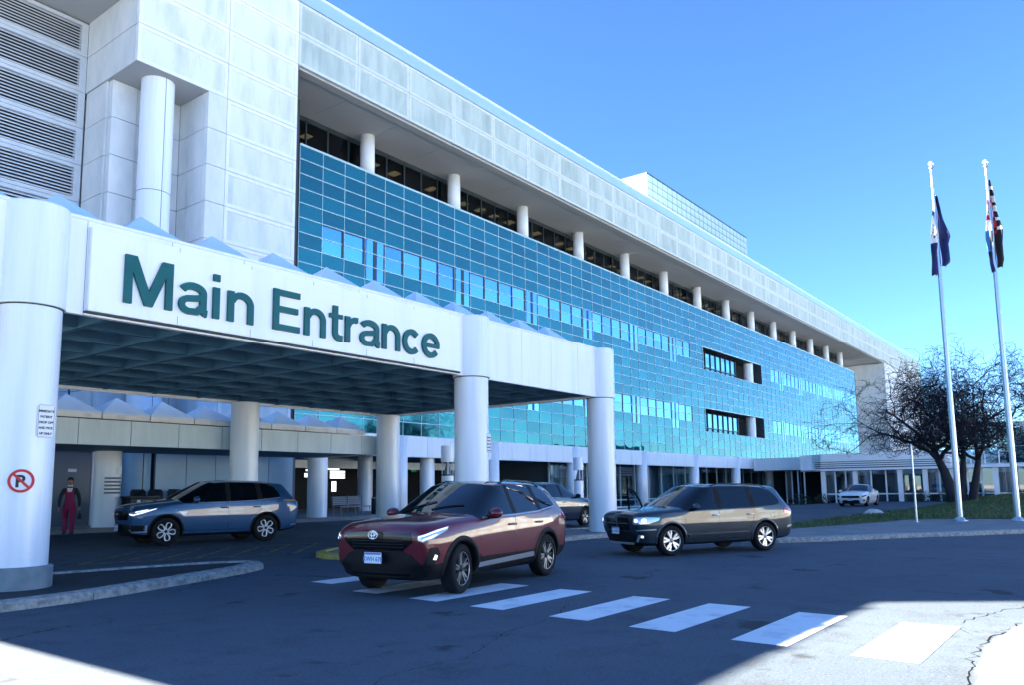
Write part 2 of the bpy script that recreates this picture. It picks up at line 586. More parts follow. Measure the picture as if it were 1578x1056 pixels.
# ---------------------------------------------------------------- kerbs
def kerb_run(name, pts, w=0.30, h=0.14, seglen=2.4, matname='kerb', closed=False, label_mat=None):
    """kerb stones along a polyline (outer bottom edge = pts, body to the left of travel)"""
    root = None
    P = [Vector((x, y, 0)) for x, y in pts]
    # resample
    d = [0]
    for a, b in zip(P, P[1:]):
        d.append(d[-1] + (b - a).length)
    total = d[-1]
    def at(s):
        s = max(0, min(total, s))
        for i in range(len(P) - 1):
            if s <= d[i + 1] or i == len(P) - 2:
                t = (s - d[i]) / max(1e-6, d[i + 1] - d[i])
                return P[i].lerp(P[i + 1], t)
    n = max(1, round(total / seglen))
    out = []
    for k in range(n):
        s0, s1 = total * k / n + 0.008, total * (k + 1) / n - 0.008
        m_ = max(2, int((s1 - s0) / 0.25))
        vs, fs = [], []
        prof = [(0, -0.2), (0.0, h * 0.72), (0.035, h * 0.93), (0.08, h), (w - .02, h + .006), (w, h - .02), (w, -0.2)]
        for q in range(m_ + 1):
            s = s0 + (s1 - s0) * q / m_
            p = at(s)
            t = (at(s + .05) - at(s - .05)).normalized()
            nrm = Vector((-t.y, t.x, 0))
            for a, z in prof:
                jit = random.uniform(-.006, .006) if z > 0 else 0
                pp = p + nrm * (a + jit)
                vs.append((pp.x, pp.y, gzz(pp.x, pp.y) + z + jit * .6))
        L = len(prof)
        for q in range(m_):
            for i in range(L - 1):
                fs.append((q * L + i, q * L + i + 1, (q + 1) * L + i + 1, (q + 1) * L + i))
        fs.append(tuple(range(L)))
        fs.append(tuple(reversed([m_ * L + i for i in range(L)])))
        me_b = MB().add(vs, fs)
        if root is None:
            root = me_b.build(name, matname)
            bmx = bmesh.new(); bmx.from_mesh(root.data); bmesh.ops.recalc_face_normals(bmx, faces=bmx.faces[:]); bmx.to_mesh(root.data); bmx.free()
            tag(root, kind='structure')
        else:
            o = me_b.build('kerb_stone', matname, root)
            bmx = bmesh.new(); bmx.from_mesh(o.data); bmesh.ops.recalc_face_normals(bmx, faces=bmx.faces[:]); bmx.to_mesh(o.data); bmx.free()
    return root

isl = [(-6.0, 12.15), (-1, 12.35), (4.7, 12.62), (5.7, 12.75), (6.8, 13.08), (8.2, 13.55), (9.6, 14.05), (10.25, 14.4), (10.45, 14.8), (10.3, 15.15), (9.6, 15.5), (8.0, 15.85), (6, 16.1), (0, 16.2), (-6, 16.2)]
kerb_run('island_kerb', isl)
sheet_poly('island_fill', [(-6, 12.4), (-1, 12.6), (4.7, 12.9), (6.7, 13.35), (8.1, 13.8), (9.45, 14.3), (10.0, 14.62), (10.12, 14.83), (9.95, 15.0), (9.3, 15.28), (7.9, 15.6), (6, 15.85), (0, 15.95), (-6, 15.95)], 0.115, 'asphalt_dark', road, cuts=3)
kerb_run('yellow_island_kerb', [(15.6, 16.3), (13.4, 16.2), (12.6, 15.7), (12.35, 15.1), (12.6, 14.5), (13.4, 13.95), (15.4, 13.75)], matname='yellow_paint', w=.26, h=.13)
kerb_run('column_island_kerb', [(15.42, 13.75), (16, 13.7), (21.8, 13.7), (24.0, 13.4), (25.6, 13.6), (26.1, 14.6), (25.6, 15.8), (24, 16.1), (15.62, 16.3)], w=.26, h=.13)
sheet_poly('island_fill', [(21.8, 13.9), (24.0, 13.6), (25.4, 13.8), (25.9, 14.6), (25.4, 15.6), (24, 15.9), (15, 16.1), (13.5, 16.0), (12.8, 15.6), (12.55, 15.1), (12.8, 14.6), (13.5, 14.15), (16, 13.9)], 0.105, 'walk_concrete', road, cuts=2)

# sidewalk on the camera's side, its edge broken and curving away to the right
near_edge = [(-40, 0.65), (0, 0.85), (4, 0.95), (6.5, 1.0), (7.6, 1.06), (8.9, 1.18), (9.9, 1.15), (11.0, 1.0), (12.5, 0.55), (14.5, -0.6), (17, -3), (20, -7), (22, -12)]
rr = random.Random(3)
pts_e = []
for (a, b), (c, d_) in zip(near_edge, near_edge[1:]):
    st = max(2, int(math.hypot(c - a, d_ - b) / 0.22))
    for k in range(st):
        t = k / st
        pts_e.append((a + (c - a) * t, b + (d_ - b) * t + rr.uniform(-.035, .035)))
so = sheet_poly('sidewalk', [(-40, -14)] + [(22, -14)] + list(reversed(pts_e)), 0.028, 'walk_concrete')
tag(so, kind='structure')
edge_mb = MB()
for k in range(len(pts_e) - 1):
    (xa, ya), (xb, yb) = pts_e[k], pts_e[k + 1]
    edge_mb.add([(xa, ya, .0), (xb, yb, .0), (xb, yb, .028), (xa, ya, .028)], [(0, 1, 2, 3)])
edge_mb.build('walk_edge', 'kerb', so)
for k in range(1, 12):
    xj = -6 + 1.5 * k * 1.0
    mbj = MB(); mbj.box(xj, xj + .012, -8, .75, .0282, .0290)
    mbj.build('walk_joint', 'joint_dark', so)
def crack(pts, w, seed, parent, z=.0022, m_='crack_black', name='crack'):
    """ragged open crack, drawn as a thin recessed-looking ribbon of dark filler"""
    rr = random.Random(seed)
    P_ = []
    for (a, b), (c, d_) in zip(pts, pts[1:]):
        st = max(2, int(math.hypot(c - a, d_ - b) / .09))
        for k in range(st):
            t = k / st
            P_.append(Vector((a + (c - a) * t + rr.gauss(0, .022), b + (d_ - b) * t + rr.gauss(0, .022))))
    vs, fs = [], []
    for i, q in enumerate(P_):
        t = (P_[min(i + 1, len(P_) - 1)] - P_[max(0, i - 1)])
        t = t.normalized() if t.length else Vector((1, 0))
        nn = Vector((-t.y, t.x)) * w * .42 * rr.uniform(.2, 1.0) * min(1, i / 4 + .1, (len(P_) - 1 - i) / 4 + .1)
        for g in (q + nn, q - nn): vs.append((g.x, g.y, gzz(g.x, g.y) + z))
    for i in range(len(P_) - 1): fs.append((2 * i, 2 * i + 1, 2 * i + 3, 2 * i + 2))
    return MB().add(vs, fs).build(name, m_, parent)
crack([(4.3, 5.0), (5.2, 5.3), (6.0, 5.2), (7.4, 5.75), (8.6, 5.85), (9.8, 6.5)], .016, 1, road)
crack([(14, 9.9), (15.6, 10.3), (17.4, 10.2), (19.5, 10.8)], .014, 3, road)
crack([(10.55, 1.62), (11.2, 1.55), (12.2, 1.30), (13.4, .80), (14.6, .1)], .020, 6, road)
crack([(9.9, 1.35), (10.25, 1.55), (10.55, 1.62)], .016, 7, road)
crack([(5.5, 1.09), (6.5, 1.10), (7.6, 1.13), (8.9, 1.25), (9.9, 1.22), (11.0, 1.06), (12.5, .61), (14.5, -.55)], .026, 9, road, name='edge_crack')

# far-right corner: kerb, concrete walk, lawn
kerb_c = [(46, -14), (40, -7.5), (35.5, -2.5), (32.2, 1.0), (30.6, 2.6), (28.6, 3.9), (27.0, 5.2), (25.3, 6.25), (24.0, 7.05), (23.0, 7.9), (22.6, 8.8), (23.2, 9.6), (24.6, 10.0)]
kerb_run('lawn_kerb', list(reversed(kerb_c)), h=0.13, w=0.28)
walk_poly = [(46.3, -13.8), (40.2, -7.3), (35.7, -2.3), (32.4, 1.2), (30.8, 2.8), (28.8, 4.1), (27.2, 5.4), (25.5, 6.45), (24.2, 7.25), (23.2, 8.1), (22.9, 8.8), (23.4, 9.4), (24.8, 9.75), (28.0, 9.5), (32.0, 8.55), (37.8, 7.35), (39.3, 5.5), (39.4, 3.2), (41, 0), (44.5, -5), (50, -13)]
sheet_poly('flagpole_walk', walk_poly, 0.115, 'walk_concrete', None, cuts=3)
tag(bpy.data.objects['flagpole_walk'], kind='structure')

def lawn_z(x, y):
    t = sstep(38, 62, x)
    e = sstep(10.4, 7.0, y) if False else max(0, min(1, (10.6 - y) / 4))
    return 0.12 + 0.62 * t * e * e * (3 - 2 * e)
def in_poly(x, y, poly):
    c = False
    j = len(poly) - 1
    for i in range(len(poly)):
        xi, yi = poly[i]; xj, yj = poly[j]
        if (yi > y) != (yj > y) and x < (xj - xi) * (y - yi) / (yj - yi) + xi:
            c = not c
        j = i
    return c
lawn_poly = [(24.9, 9.85), (28.0, 9.6), (32.0, 8.65), (37.9, 7.45), (39.5, 5.5), (39.6, 3.2), (41.2, 0), (44.7, -5), (50.2, -13), (90, -13), (84, -2), (78, 6.0), (70, 8.4), (62, 9.8), (46, 10.6), (36, 10.8), (27, 10.5)]
def build_lawn():
    bm = bmesh.new()
    vs = [bm.verts.new((x, y, 0)) for x, y in lawn_poly]
    bm.faces.new(vs)
    bm.normal_update()
    bmesh.ops.triangulate(bm, faces=bm.faces[:])
    for _ in range(4):
        bmesh.ops.subdivide_edges(bm, edges=[e for e in bm.edges if e.calc_length() > 0.9], cuts=1, use_grid_fill=True)
        bmesh.ops.triangulate(bm, faces=bm.faces[:])
    for v in bm.verts:
        v.co.z = lawn_z(v.co.x, v.co.y)
    bmesh.ops.recalc_face_normals(bm, faces=bm.faces[:])
    for f in bm.faces:
        if f.normal.z < 0: f.normal_flip()
        f.smooth = True
    me = bpy.data.meshes.new('lawn')
    bm.to_mesh(me); bm.free()
    me.materials.append(MATS['grass_soil'])
    return tag(link('lawn', me), kind='structure')
build_lawn()
gb = MB()
rr = random.Random(11)
cnt = 0
while cnt < 26000:
    u = rr.random()
    x = 24.5 + 55 * u * u if rr.random() < .7 else rr.uniform(25, 80)
    y = rr.uniform(-3, 10.8)
    if not in_poly(x, y, lawn_poly):
        continue
    cnt += 1
    z = lawn_z(x, y) - .01
    h = rr.uniform(.05, .11) * (1 + .3 * (x > 40))
    a = rr.uniform(0, math.pi)
    w = .012 + .0006 * x
    dx, dy = math.cos(a) * w, math.sin(a) * w
    lx, ly = rr.uniform(-.05, .05), rr.uniform(-.05, .05)
    gb.add([(x - dx, y - dy, z), (x + dx, y + dy, z), (x + lx, y + ly, z + h)], [(0, 1, 2)])
tag(gb.build('grass', 'grass_blade'), 'short winter grass covering the lawn around the flagpoles', 'grass', kind='stuff')

# raised walk in front of the entrance doors
ew = MB()
ew.box(-5, 44, 28.4, 60, 0.30, 0.47)
tag(ew.build('entrance_walk', 'walk_concrete'), kind='structure')
fw = MB()
fw.box(44.02, 103, 31.2, 60, -.6, 0.02)
tag(fw.build('arcade_walk', 'walk_concrete'), kind='structure')

# ================================================================== HOSPITAL BUILDING
WM, HM, GX0, ZT, YG = 1.52, 0.79, 24.80, 19.80, 32.63
NCOL, NROW = 72, 19
YP, ZS = 30.0, 22.24
GX1 = GX0 + NCOL * WM
ZB = ZT - NROW * HM
BX0, BX1 = -9.3, 176.0
zk = lambda k: 25.61 - 1.644 * k
bld = thing('hospital_building', 'long teal glass hospital block with concrete top band behind the entrance canopy', 'building', (20, 33, 0))

def part(mb, name, m_, parent=None, smooth=False):
    return mb.build(name, m_, parent or bld, smooth)

# --- solid masses (behind everything)
core = MB()
core.box(GX0, GX1, YG + 2.7, 75, ZB, ZT - .05)          # floors behind the glass
core.box(GX1, BX1, YG + 4.0, 75, -1, ZS)                # far end
core.box(BX0, 14.80, 34.9, 75, 4.6, ZS - .02)             # behind louvres
core.box(14.80, GX0, 35.0, 75, 4.6, ZS - .02)
core.box(GX0, GX1, 41, 75, ZT - .05, ZS + .05)
core.box(BX0, BX1, YP + .35, 75, ZS + .2, 25.5)         # roof slab
core.box(103, BX1, 36.5, 75, -1, ZB)
core.box(BX0, 103, 46, 75, -.5, 4.75)
part(core, 'core', 'concrete_plain')

# --- backing wall of the curtain wall with two loggia openings
L0, L1 = GX0 + 33 * WM, GX0 + 44 * WM
lrows = ((5, 8), (13, 16))
bk = MB()
yb0, yb1 = YG + .03, YG + 2.7
bk.box(GX0, L0, yb0, yb1, ZB, ZT - .02)
bk.box(L1, GX1, yb0, yb1, ZB, ZT - .02)
zed = [ZT - .02, ZT - 5 * HM, ZT - 8 * HM, ZT - 13 * HM, ZT - 16 * HM, ZB]
for a in (0, 2, 4):
    bk.box(L0, L1, yb0, yb1, zed[a + 1], zed[a])
part(bk, 'backing_wall', 'joint_dark')

# --- panes
def slab_mesh(name, w, h, t, m_, bev=0.0):
    mb = MB()
    mb.box(-w / 2, w / 2, 0, t, -h / 2, h / 2)
    return mb.mesh(name, m_)
pane_me = slab_mesh('glass_pane', WM - .03, HM - .045, .02, 'teal_glass')
win_me = slab_mesh('window_pane', WM - .13, 2 * HM - .07, .02, 'window_glass')
slot_me = slab_mesh('slot_window', .50, 3 * HM - .07, .02, 'window_glass')
strip = lambda i: (1 <= i <= 30) or (46 <= i <= 71)
isslot = lambda i: i % 5 == 3
loggia = lambda i: 33 <= i <= 43
rest = MB()
rr = random.Random(5)
npane = 0
for i in range(NCOL):
    xc = GX0 + (i + .5) * WM
    for j in range(NROW):
        if strip(i) and (j in (5, 6, 13, 14) or (isslot(i) and j in (7, 15))):
            continue
        if loggia(i) and (5 <= j < 8 or 13 <= j < 16):
            continue
        zc = ZT - (j + .5) * HM
        tx, tz = rr.gauss(0, .0016), rr.gauss(0, .0022)
        if npane < 300 and i < 20:
            o = link('glass_pane', pane_me, bld, (xc, YG, zc))
            o.rotation_euler = (tx, 0, tz)
            npane += 1
        else:
            w, h = (WM - .03) / 2, (HM - .045) / 2
            rest.add([(xc + a * w, YG + a * w * tz + b * h * tx, zc + b * h) for a, b in ((-1, -1), (1, -1), (1, 1), (-1, 1))], [(0, 1, 2, 3)])
o = part(rest, 'far_glass_panes', 'teal_glass')
o['kind'] = 'stuff'
for i in range(NCOL):
    if not strip(i):
        continue
    xc = GX0 + (i + .5) * WM
    for j in (5, 13):
        if isslot(i):
            for sx in (-1, 1):
                zc = ZT - (j + 1.5) * HM
                o = link('slot_window', slot_me, bld, (xc + sx * .40, YG - .004, zc))
                o.rotation_euler = (rr.gauss(0, .001), 0, rr.gauss(0, .0015))
            wframe = MB()
            wframe.box(xc - .12, xc + .12, YG - .012, YG + .03, ZT - (j + 3) * HM, ZT - j * HM)
            part(wframe, 'slot_frame', 'mullion_dark')
        else:
            zc = ZT - (j + 1) * HM
            if i < 60:
                fb = MB(); fb.box(xc + WM / 2 - .16, xc + WM / 2 - .035, YG - .040, YG + .02, ZT - (j + 2) * HM + .03, ZT - j * HM - .03)
                fb.box(xc - WM / 2 + .03, xc + WM / 2 - .16, YG - .012, YG + .02, ZT - j * HM - .10, ZT - j * HM - .03)
                part(fb, 'window_frame', 'mullion_dark')
            o = link('window_pane', win_me, bld, (xc - .03, YG - .004, zc))
            o.rotation_euler = (rr.gauss(0, .001), 0, rr.gauss(0, .0015))
# --- mullion grid
for k in range(NROW + 1):
    z = ZT - k * HM
    spans = [(GX0, GX1)]
    if any(a < k < b for a, b in lrows):
        spans = [(GX0, L0), (L1, GX1)]
    for a, b in spans:
        mb = MB()
        t = .025 if k else .06
        mb.box(a, b, YG - .035, YG + .01, z - t, z + t)
        part(mb, 'horizontal_mullion', 'mullion')
for i in range(NCOL + 1):
    x = GX0 + i * WM
    spans = [(ZB, ZT)]
    if 33 < i < 44:
        spans = [(ZB, ZT - 16 * HM), (ZT - 13 * HM, ZT - 8 * HM), (ZT - 5 * HM, ZT)]
    for a, b in spans:
        mb = MB()
        mb.box(x - .015, x + .015, YG - .024, YG + .01, a, b)
        part(mb, 'vertical_mullion', 'mullion')
dark_edge = MB()
dark_edge.box(22.6, GX0 - .03, YG + .04, YG + 2.7, 4.6, ZS); dark_edge.box(22.59, 22.66, YP + .02, YG + .04, 4.6, ZS)
part(dark_edge, 'reveal', 'joint_dark')
# --- loggias
for a, b in lrows:
    z1, z0 = ZT - a * HM, ZT - b * HM
    mb = MB()
    mb.box(L0, L1, YG + 2.0, YG + 2.1, z0, z1)
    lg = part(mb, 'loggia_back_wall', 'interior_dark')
    n = 7
    wpan = slab_mesh('loggia_window', 1.22, (z1 - z0) * .62, .03, 'window_glass')
    for k in range(n):
        link('loggia_window', wpan, lg, (L0 + 1.0 + 1.36 * k, YG + .55, (z0 + z1) / 2 + .02))
    mb = MB()
    for k in range(n + 1):
        mb.box(L0 + .28 + 1.36 * k, L0 + .36 + 1.36 * k, YG + .45, YG + .62, z0, z0 + (z1 - z0) * .85)
    mb.box(L0 + .2, L0 + 9.9, YG + .47, YG + .6, z0 + (z1 - z0) * .18, z0 + (z1 - z0) * .22)
    part(mb, 'loggia_frame', 'mullion_dark')
    mb = MB()
    mb.box(L0 + .3, L0 + 9.8, YG + .56, YG + .6, z0, z0 + (z1 - z0) * .18)
    part(mb, 'loggia_sill', 'teal_glass')
    mb = MB()
    mb.cyl(L1 - 2.3, YG + .75, z0, z1, .55, 28)
    part(mb, 'column', 'column_metal', smooth=False)
    mb = MB()
    mb.box(L0 - .06, L0, YG - .05, YG + 2, z0 - .05, z1 + .05)
    mb.box(L0, L1, YG - .05, YG + .3, z1, z1 + .08)
    part(mb, 'loggia_trim', 'mullion')

# --- precast panels
def panel_mesh(name, w, h, border=.15, depth=.05, thick=.2, ms=('concrete_frame', 'concrete_panel')):
    mb = MB()
    w2, h2 = w / 2 - .012, h / 2 - .012
    a, b = w2 - border, h2 - border
    e = .035
    vs = [(-w2, 0, -h2), (w2, 0, -h2), (w2, 0, h2), (-w2, 0, h2),
          (-a, 0, -b), (a, 0, -b), (a, 0, b), (-a, 0, b),
          (-a + e, depth, -b + e), (a - e, depth, -b + e), (a - e, depth, b - e), (-a + e, depth, b - e),
          (-w2, thick, -h2), (w2, thick, -h2), (w2, thick, h2), (-w2, thick, h2)]
    mb.add(vs, [(0, 1, 5, 4), (1, 2, 6, 5), (2, 3, 7, 6), (3, 0, 4, 7), (4, 5, 9, 8), (5, 6, 10, 9), (6, 7, 11, 10), (7, 4, 8, 11),
                (1, 0, 12, 13), (2, 1, 13, 14), (3, 2, 14, 15), (0, 3, 15, 12)], 0)
    mb.add(vs[8:12], [(0, 1, 2, 3)], 1)
    mb.add(vs[12:16], [(3, 2, 1, 0)], 0)
    return mb.mesh(name, list(ms))
pan_band = panel_mesh('concrete_panel', 3.797, 1.644, ms=('band_frame', 'band_panel'))
pan_t1 = panel_mesh('concrete_panel', 22.6 - 18.85, 1.644)
pan_t0 = panel_mesh('concrete_panel', 18.85 - 14.75, 1.644)
xs_left = [14.75 - 4.0 * k for k in range(1, 6)]
for r_ in (0, 1):
    zc = (zk(r_) + zk(r_ + 1)) / 2
    k = 0
    while 22.6 + 3.797 * (k + 1) < BX1 + .2:
        link('concrete_panel', pan_band, bld, (22.6 + 3.797 * (k + .5), YP, zc))
        k += 1
    link('concrete_panel', pan_t1, bld, ((22.6 + 18.85) / 2, YP, zc))
    link('concrete_panel', pan_t0, bld, ((18.85 + 14.75) / 2, YP, zc))
    for q in range(5):
        link('concrete_panel', pan_t0, bld, (14.75 - 4.1 * (q + .5), YP, zc))
for r_ in range(2, 13):
    zc = (zk(r_) + zk(r_ + 1)) / 2
    link('concrete_panel', pan_t1, bld, ((22.6 + 18.85) / 2, YP, zc))
    if r_ < 4:
        link('concrete_panel', pan_t0, bld, ((18.85 + 14.75) / 2, YP, zc))
tw = MB()
tw.box(18.87, 22.58, YP + .21, 35.0, 4.6, ZS)
tw.box(14.80, 18.87, YP + .21, 35.0, zk(4) + .02, ZS)
part(tw, 'tower_core', 'joint_dark')
# plain slabs with open joints: niche piers, niche back, return wall
def slabs(name, axis, a0, a1, fixed, thick, splits, rows, m_='concrete_plain'):
    """axis 'x': face looks to -y at y=fixed, spans x a0..a1; axis 'y': face looks to -x at x=fixed"""
    cuts = [a0] + splits + [a1]
    for r_ in rows:
        z1, z0 = zk(r_) - .014, zk(r_ + 1) + .014
        for p, q in zip(cuts, cuts[1:]):
            mb = MB()
            if axis == 'x':
                mb.box(p + .012, q - .012, fixed, fixed + thick, z0, z1)
            else:
                mb.box(fixed, fixed + thick, p + .012, q - .012, z0, z1)
            part(mb, name, m_)
NR = range(4, 13)
slabs('pier_panel', 'x', 17.93, 18.85, YP, .3, [], NR)
slabs('niche_panel', 'y', YP + .302, 32.25, 17.93, .3, [31.5], NR)
slabs('niche_panel', 'x', 15.95, 17.93, 32.25, .3, [], NR)
slabs('pier_panel', 'x', 14.88, 15.95, 32.22, .3, [], NR)
slabs('return_panel', 'y', 32.25 + .3, 34.4, 14.80, .3, [], NR)
slabs('return_panel', 'y', YP + .205, 34.4, 14.75, .3, [], (2, 3))
nb = MB()
nb.box(15.2, 18.85, 32.56, 35, 4.6, zk(4)); nb.box(18.24, 18.85, YP + .31, 35, 4.6, zk(4))
nb.box(15.11, 15.2, 32.56, 35, 4.6, zk(4))
part(nb, 'niche_core', 'joint_dark')
ns = MB(); ns.box(14.76, 18.85, YP + .02, 34.3, zk(4) - .0, zk(4) + .03)
part(ns, 'niche_soffit', 'soffit')
mb = MB(); mb.cyl(16.25, 31.10, 4.5, zk(4), .66, 48)
nc = auto_smooth(part(mb, 'column', 'column_metal'))
mb = MB()
for z in (zk(7), zk(10)):
    mb.lathe([(.664, z - .012), (.664, z + .012)], 16.25, 31.10, 48, cap=False)
mb.box(16.25 - .009, 16.25 + .009, 31.10 - .668, 31.10 - .655, 4.6, zk(4))
mb.build('column_joint', 'joint_dark', nc)
# --- louvre wall left of the tower
lv = MB(); lv.box(BX0, 14.78, 34.62, 34.85, 4.6, ZS)
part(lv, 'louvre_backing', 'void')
for r_ in range(2, 13):
    z1, z0 = min(zk(r_), ZS), zk(r_ + 1)
    for x0, x1 in ((6.9, 14.75), (-1.0, 6.9)):
        mb = MB()
        mb.box(x0 + .02, x1 - .02, 34.38, 34.6, z0 + .01, z0 + .17)
        mb.box(x0 + .02, x1 - .02, 34.38, 34.6, z1 - .17, z1 - .01)
        mb.box(x0 + .02, x0 + .30, 34.38, 34.6, z0 + .17, z1 - .17)
        mb.box(x1 - .30, x1 - .02, 34.38, 34.6, z0 + .17, z1 - .17)
        fr = part(mb, 'louvre_frame', 'louvre')
        if x0 > 0:
            n = 9
            for q in range(n):
                zz = z0 + .19 + (z1 - z0 - .36) * (q + .15) / n
                sl = MB()
                sl.add([(x0 + .3, 34.43, zz), (x1 - .3, 34.43, zz), (x1 - .3, 34.57, zz + .075), (x0 + .3, 34.57, zz + .075),
                        (x0 + .3, 34.43, zz + .05), (x1 - .3, 34.43, zz + .05), (x1 - .3, 34.57, zz + .125), (x0 + .3, 34.57, zz + .125)],
                       [(0, 3, 2, 1), (4, 5, 6, 7), (0, 1, 5, 4), (2, 3, 7, 6), (1, 2, 6, 5), (3, 0, 4, 7)])
                sl.build('slat', 'louvre', fr)
# --- recessed top storey: soffit, columns, dark glazing
for k in range(-8, 33):
    x0 = 22.6 + 3.797 * k
    if x0 + 3.797 < BX0 or x0 > 143: continue
    mb = MB(); mb.box(x0 + .012, x0 + 3.785, YP + .72, 36.5 if x0 > 22 else 34.6, ZS + .06, ZS + .2)
    part(mb, 'soffit_panel', 'soffit')
mb = MB(); mb.box(BX0, BX1, YP + .21, YP + .72, ZS, ZS + .25)
part(mb, 'soffit_lip', 'soffit')
colx = [30.07 + 7.593 * k for k in range(14)]
cm = MB(); cm.cyl(0, 0, ZT, ZS + .1, .42, 32)
cmesh = cm.mesh('column', 'column_metal', True)
for x in colx:
    link('column', cmesh, bld, (x, 33.28, 0))
lg = MB(); lg.box(GX0, GX1, YG + .02, 35, ZT - .04, ZT + .02)
part(lg, 'top_ledge', 'concrete_plain')
YW = 34.15
up = slab_mesh('top_window', 1.45, ZS - ZT, .02, 'dim_glass')
for k in range(72):
    link('top_window', up, bld, (GX0 + (k + .5) * WM, YW, (ZT + ZS) / 2))
mb = MB()
for k in range(73):
    x = GX0 + k * WM
    mb.box(x - .04, x + .04, YW - .05, YW + .06, ZT, ZS + .05)
mb.box(GX0, GX1, YW - .05, YW + .06, ZS - .22, ZS + .05)
part(mb, 'top_window_frame', 'mullion_dark')
mb = MB()
mb.box(GX0, GX1, 40.9, 41, ZT, ZS + .05); mb.box(GX0, GX1, YW + .1, 40.9, ZT + .02, ZT + .04)
mb.box(GX0, GX1, YW + .1, 40.9, ZS + .02, ZS + .05)
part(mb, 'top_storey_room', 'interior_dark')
rr = random.Random(8)
for k in range(60):
    x = GX0 + .9 + k * 1.75
    if rr.random() < .25 or x > 112: continue
    mb = MB()
    mb.box(x, x + rr.uniform(.45, .7), 35.4 + rr.uniform(0, .3), 36.2, ZS - .06, ZS + .01)
    part(mb, 'ceiling_light', 'warm_lamp')
# --- coping
k = 0
for k in range(-5, 21):
    x0, x1 = 22.6 + 7.594 * k, 22.6 + 7.594 * (k + 1)
    x0, x1 = max(x0, BX0), min(x1, BX1)
    if x1 - x0 < .2: continue
    mb = MB()
    ya, yb = YP - .04, YP + .16
    mb.add([(x0 + .01, ya, 25.63), (x1 - .01, ya, 25.63), (x1 - .01, yb, 26.47), (x0 + .01, yb, 26.47), (x0 + .01, yb + .6, 25.6), (x1 - .01, yb + .6, 25.6)],
           [(0, 1, 2, 3), (3, 2, 5, 4), (4, 5, 1, 0), (0, 3, 4), (1, 5, 2)])
    part(mb, 'coping', 'coping')
mb = MB(); mb.box(BX0, BX1, YP + .12, YP + .3, 26.47, 26.58)
part(mb, 'roof_edge', 'white_metal')
mb = MB(); mb.box(BX0, BX1, YP + .01, YP + .3, 25.60, 25.628)
part(mb, 'coping_shadow_gap', 'joint_dark')
# --- far end wall and curved glass corner
mb = MB(); mb.box(144.5, BX1, YP + .21, 37, -1, ZS)
part(mb, 'end_wall', 'concrete_plain')
mb = MB()
n = 10
for a in range(n):
    t0, t1 = a / n * math.pi / 2, (a + 1) / n * math.pi / 2
    p0 = (GX1 + 4 * math.sin(t0), YG + 4 - 4 * math.cos(t0)); p1 = (GX1 + 4 * math.sin(t1), YG + 4 - 4 * math.cos(t1))
    for j in range(NROW):
        z1, z0 = ZT - j * HM - .03, ZT - (j + 1) * HM + .03
        mb.add([(*p0, z0), (*p1, z0), (*p1, z1), (*p0, z1)], [(0, 1, 2, 3)])
o = part(mb, 'curved_corner_panes', 'green_glass'); o['kind'] = 'stuff'
mb = MB(); mb.lathe([(3.96, ZB), (3.96, ZT)], GX1, YG + 4, 40)
part(mb, 'curved_corner_core', 'mullion_dark')

# --- penthouse
mat('pent_grid', (0.10, 0.17, 0.17), 0.5)
PX0, PX1, PY, PZ0, PZ1 = 73.9, 102.7, 37.65, 25.0, 35.35
ph = MB(); ph.box(PX0, PX1, PY + .05, PY + 13, PZ0, PZ1)
pho = part(ph, 'penthouse', 'sign_white')
mb = MB(); mb.box(PX0 + .02, PX1 - .02, PY - .005, PY + .04, PZ0, PZ1 - .02)
mb.build('penthouse_grid', 'pent_grid', pho)
npx, npz = 24, 13
pw, pz_ = (PX1 - PX0) / npx, (PZ1 - PZ0) / npz
pp = slab_mesh('penthouse_pane', pw - .13, pz_ - .11, .05, 'fritted')
for i in range(npx):
    for j in range(7, npz):
        o = link('penthouse_pane', pp, pho, (PX0 + (i + .5) * pw, PY - .045, PZ0 + (j + .5) * pz_))
        o.rotation_euler = (rr.gauss(0, .004), 0, rr.gauss(0, .006))
mb = MB()
for yy, z0, z1 in ((PY + 4.5, 30, 35.3), (PY + 3.0, 31, 34), (PY + 2.0, 31, 33.4), (PY + 7, 32, 34)):
    mb.box(PX0 - .12, PX0 - .01, yy, yy + .22, z0, z1)
mb.box(PX0 - .12, PX0 - .01, PY + 3.0, PY + 4.5, 31.2, 31.4)
o = mb.build('roof_pipes', 'door_grey', pho)
mb = MB(); mb.box(PX0 - .05, PX1 + .05, PY - .04, PY + 13.05, PZ1, PZ1 + .12)
o = mb.build('penthouse_coping', 'mullion_dark', pho)

# --- ground floor: beam panels, columns, glazing
ZBM0, ZBM1 = 3.58, ZB - .03
k = 0
x = 24.0
while x < 103:
    mb = MB(); mb.box(x + .012, min(x + 2.07, 103) - .012, YG - .10, YG + .3, ZBM0, ZBM1)
    part(mb, 'beam_panel', 'panel_white')
    x += 2.07
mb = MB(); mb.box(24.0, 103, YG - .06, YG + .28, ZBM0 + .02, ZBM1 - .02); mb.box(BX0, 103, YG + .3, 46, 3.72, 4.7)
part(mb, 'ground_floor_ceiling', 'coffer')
gcols = [32.3, 40.8, 50.5, 61.5, 72.1, 82.7, 93.0, 102.2]
gm = MB(); gm.cyl(0, 0, -.6, ZBM1 - .02, .48, 32); gmesh = gm.mesh('column', 'column_metal', True)
for x in gcols:
    link('column', gmesh, bld, (x, YG + .18, 0))
